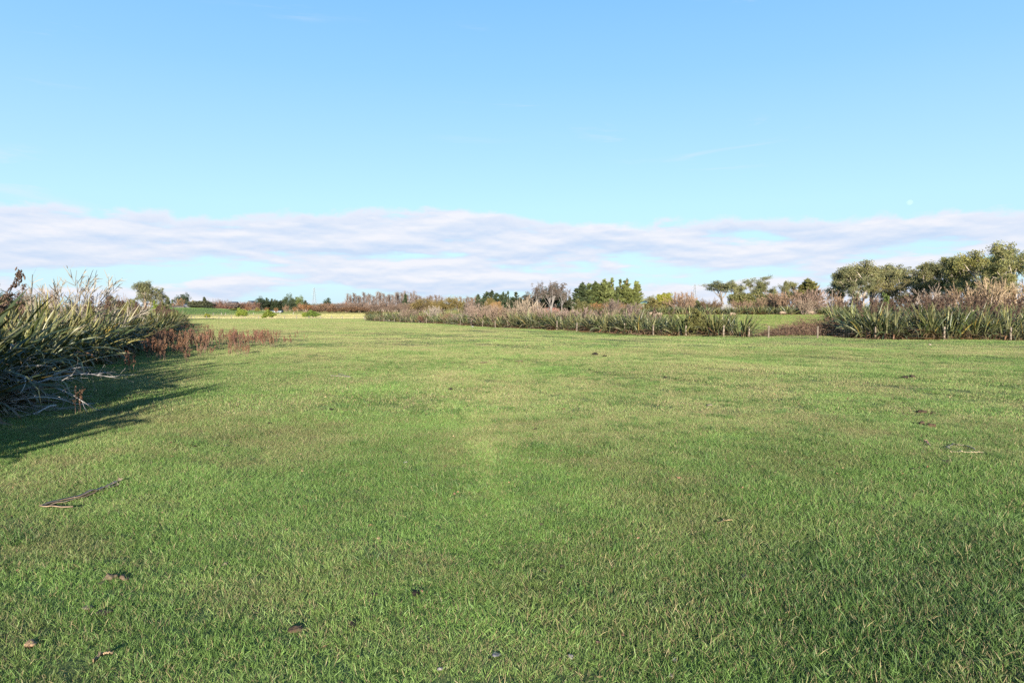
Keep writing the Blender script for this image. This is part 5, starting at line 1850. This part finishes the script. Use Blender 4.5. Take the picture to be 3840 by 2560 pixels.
def leaf_litter():
    """crumbs of dead leaf, dung and root too many to count"""
    n = 2600
    y = np.sqrt(rng.uniform(2.2 ** 2, 34 ** 2, n)) * rng.uniform(.6, 1, n)
    x = rng.uniform(-.82, .82, n) * y
    k = (rng.random(n) < .25 + .75 * sstep(.0, .7, pnoise(x, y, 6))) & (y > 2.2)
    x, y = x[k], y[k]
    n = len(x)
    c = np.stack([x, y, gz(x, y) + rng.uniform(.012, .045, n)], 1)
    d = rng.normal(size=(n, 3))
    d[:, 2] *= .3
    col = np.array([(.20, .12, .07), (.28, .20, .12), (.11, .07, .045), (.05, .04, .032), (.24, .13, .09)])[rng.integers(0, 5, n)] * rng.uniform(.7, 1.3, n)[:, None]
    mb = MB()
    sz = rng.uniform(.012, .045, n) * (1 + y / 40)
    leaves(mb, c, d, sz, sz * rng.uniform(.25, .8, n), col)
    leaves(mb, c + rng.normal(size=(n, 3)) * .008, rng.normal(size=(n, 3)), sz * .8, sz * .4, col * .8)
    o = link('leaf_litter', mb.mesh('leaf_litter', M_CLOD))
    o['kind'] = 'stuff'
    o['label'] = 'crumbs of dead leaf, root and dung scattered through the turf'


leaf_litter()


# ================================================================ MOON
def moon():
    p = at(3412, 759, 5200)
    import bmesh
    me = bpy.data.meshes.new('moon')
    bm = bmesh.new()
    bmesh.ops.create_uvsphere(bm, u_segments=32, v_segments=20, radius=11.0 / FPX * 5200)
    bm.to_mesh(me)
    bm.free()
    m, nt, N, Lk = newmat('moon_dust')
    nz = N.new('ShaderNodeTexNoise')
    nz.inputs['Scale'].default_value = 0.06
    cr = N.new('ShaderNodeValToRGB')
    cr.color_ramp.elements[0].color = (.5, .6, .7, 1)
    cr.color_ramp.elements[1].color = (.9, .92, .95, 1)
    tc = N.new('ShaderNodeTexCoord')
    Lk.new(tc.outputs['Object'], nz.inputs['Vector'])
    Lk.new(nz.outputs['Fac'], cr.inputs[0])
    df = N.new('ShaderNodeBsdfDiffuse')
    Lk.new(cr.outputs[0], df.inputs[0])
    tr = N.new('ShaderNodeBsdfTransparent')
    ms = N.new('ShaderNodeMixShader')
    ms.inputs[0].default_value = .032
    Lk.new(tr.outputs[0], ms.inputs[1])
    Lk.new(df.outputs[0], ms.inputs[2])
    o = N.new('ShaderNodeOutputMaterial')
    Lk.new(ms.outputs[0], o.inputs[0])
    me.materials.append(m)
    me.polygons.foreach_set('use_smooth', np.ones(len(me.polygons), bool))
    ob = link('moon', me, None, p)
    tag(ob, 'faint pale daytime moon above the cloud bank', 'moon')


moon()

# ================================================================ LIGHT, SKY, CAMERA
SUN_EL = math.radians(12.0)
SUN_AZ = math.radians(2.0)      # light runs straight away from the camera
sd = bpy.data.lights.new('sun', 'SUN')
sd.energy = 5.0
sd.angle = math.radians(0.53)
sd.color = (1.0, 0.90, 0.76)
so = bpy.data.objects.new('sun', sd)
COL.objects.link(so)
so.rotation_euler = (math.pi / 2 - SUN_EL, 0, SUN_AZ)

w = bpy.data.worlds.new('World')
S.world = w
w.use_nodes = True
nt = w.node_tree
N, Lk = nt.nodes, nt.links
for n in list(N):
    N.remove(n)


def math_(op, a, b=None, c=None, clamp=False):
    n = N.new('ShaderNodeMath')
    n.operation = op
    n.use_clamp = clamp
    for i, v in enumerate((a, b, c)):
        if v is None:
            continue
        if isinstance(v, (int, float)):
            n.inputs[i].default_value = v
        else:
            Lk.new(v, n.inputs[i])
    return n.outputs[0]


def rng_(v, a, b, c=0., d=1., smooth=True):
    n = N.new('ShaderNodeMapRange')
    n.interpolation_type = 'SMOOTHSTEP' if smooth else 'LINEAR'
    Lk.new(v, n.inputs[0])
    for i, q in enumerate((a, b, c, d)):
        n.inputs[i + 1].default_value = q
    return n.outputs[0]


def mixc(f, a, b, mode='MIX'):
    n = N.new('ShaderNodeMix')
    n.data_type = 'RGBA'
    n.blend_type = mode
    for s_, v in ((0, f), (6, a), (7, b)):
        if isinstance(v, (int, float)):
            n.inputs[s_].default_value = v
        elif isinstance(v, tuple):
            n.inputs[s_].default_value = (*v, 1)
        else:
            Lk.new(v, n.inputs[s_])
    return n.outputs[2]


sky = N.new('ShaderNodeTexSky')
sky.sky_type = 'NISHITA'
sky.sun_disc = False
sky.sun_elevation = SUN_EL
sky.sun_rotation = math.pi
sky.air_density = 1.0
sky.dust_density = 0.6
sky.ozone_density = 1.2
tc = N.new('ShaderNodeTexCoord')
sep = N.new('ShaderNodeSeparateXYZ')
Lk.new(tc.outputs['Generated'], sep.inputs[0])
X_, Y_, Z_ = sep.outputs
rad_ = math_('SQRT', math_('ADD', math_('MULTIPLY', X_, X_), math_('MULTIPLY', Y_, Y_)))
EL = math_('DIVIDE', Z_, math_('MAXIMUM', rad_, 0.001))      # tangent of elevation
AZ = math_('ARCTAN2', X_, Y_)


def noise(su, sv, detail, rough, off, dist=0.0, dv=0.0):
    cx = N.new('ShaderNodeCombineXYZ')
    Lk.new(math_('MULTIPLY', AZ, su), cx.inputs[0])
    Lk.new(math_('MULTIPLY', math_('ADD', EL, dv), sv), cx.inputs[1])
    cx.inputs[2].default_value = off
    n = N.new('ShaderNodeTexNoise')
    n.inputs['Scale'].default_value = 1
    n.inputs['Detail'].default_value = detail
    n.inputs['Roughness'].default_value = rough
    n.inputs['Distortion'].default_value = dist
    Lk.new(cx.outputs[0], n.inputs['Vector'])
    return n.outputs['Fac']


SKYCOL = mixc(1.0, sky.outputs[0], (0.85, 1.02, 1.10), 'MULTIPLY')
ramp = N.new('ShaderNodeValToRGB')
cr = ramp.color_ramp
cr.elements[0].position = 0.0
cr.elements[0].color = (1.80, 2.62, 3.25, 1)
cr.elements[1].position = 1.0
cr.elements[1].color = (.36, 1.15, 2.75, 1)
for p_, c_ in ((.06, (1.80, 2.66, 3.28)), (.15, (1.66, 2.66, 3.30)), (.223, (1.40, 2.42, 3.28)), (.34, (1.00, 2.08, 3.26)), (.457, (.76, 1.82, 3.24))):
    e_ = cr.elements.new(p_)
    e_.color = (*c_, 1)
Lk.new(EL, ramp.inputs[0])
SKYCOL = mixc(.88, SKYCOL, ramp.outputs[0])
# bank of stratocumulus along the horizon
edge = math_('ADD', math_('MULTIPLY', math_('SUBTRACT', noise(2.6, 2, 3, .5, 6.1), .5), .012), math_('MULTIPLY', math_('SUBTRACT', noise(15, 24, 7, .60, 8.1, .2), .5), .050))
hump = math_('MULTIPLY', rng_(math_('ABSOLUTE', math_('ADD', AZ, .12)), .30, .0), .016)
hump = math_('ADD', hump, math_('MULTIPLY', rng_(AZ, .30, .62), -.008))
top = math_('SUBTRACT', math_('ADD', math_('ADD', .131, hump), edge), EL)                # >0 inside the bank
bank = rng_(top, -.002, .009)
n_a = noise(6, 32, 6, .52, 5.2, .05)
n_b = noise(6, 32, 6, .52, 5.2, .05, .009)
n_c = noise(15, 62, 6, .6, 2.4, .15)
n_d = noise(15, 62, 6, .6, 2.4, .15, .005)
low = rng_(EL, .098, .045)                                           # the lower bank breaks into streaks
body = math_('SUBTRACT', math_('ADD', n_a, math_('MULTIPLY', math_('SUBTRACT', n_c, .5), .35)), math_('MULTIPLY', low, .09))
dens = math_('MULTIPLY', bank, rng_(body, .30, .43))
dens = math_('MULTIPLY', dens, rng_(EL, -.01, .02, .4, 1.0))
rel = math_('ADD', math_('MULTIPLY', math_('SUBTRACT', n_a, n_b), 3.2), math_('MULTIPLY', math_('SUBTRACT', n_c, n_d), 1.0))
lit = math_('ADD', math_('ADD', .50, rel), math_('MULTIPLY', math_('SUBTRACT', n_c, .5), .5))
lit = math_('MAXIMUM', lit, math_('MULTIPLY', rng_(top, .030, .0), .8), clamp=True)
CL = mixc(lit, (2.02, 2.42, 3.12), (3.06, 3.05, 3.26))
col = mixc(math_('MULTIPLY', dens, .93), SKYCOL, CL)
# a few thin wisps high up
wz = noise(4.0, 26, 7, .62, 12.4, .6)
wisp = math_('MULTIPLY', rng_(wz, .57, .74), rng_(noise(2.2, 5, 2, .5, 20.0), .50, .60))
col = mixc(math_('MULTIPLY', math_('MULTIPLY', wisp, rng_(EL, .1, .16)), .35), col, (2.9, 2.9, 3.2))
bg = N.new('ShaderNodeBackground')
Lk.new(col, bg.inputs[0])
bg.inputs['Strength'].default_value = 0.10
wo = N.new('ShaderNodeOutputWorld')
Lk.new(bg.outputs[0], wo.inputs[0])

cd = bpy.data.cameras.new('camera')
cd.sensor_width = 36
cd.lens = 36 * FPX / 3840
cd.clip_start = 0.1
cd.clip_end = 20000
co_ = bpy.data.objects.new('camera', cd)
COL.objects.link(co_)
co_.location = (0, 0, EYE)
co_.rotation_euler = (math.pi / 2 - PITCH, 0, 0)
S.camera = co_

S.render.resolution_x, S.render.resolution_y = 1024, 682
S.view_settings.view_transform = 'Standard'
S.view_settings.look = 'None'
S.view_settings.exposure = 1.6
S.view_settings.gamma = 1
S.cycles.max_bounces = 6
S.cycles.diffuse_bounces = 3
S.cycles.glossy_bounces = 2
S.cycles.transparent_max_bounces = 6
S.cycles.use_denoising = False
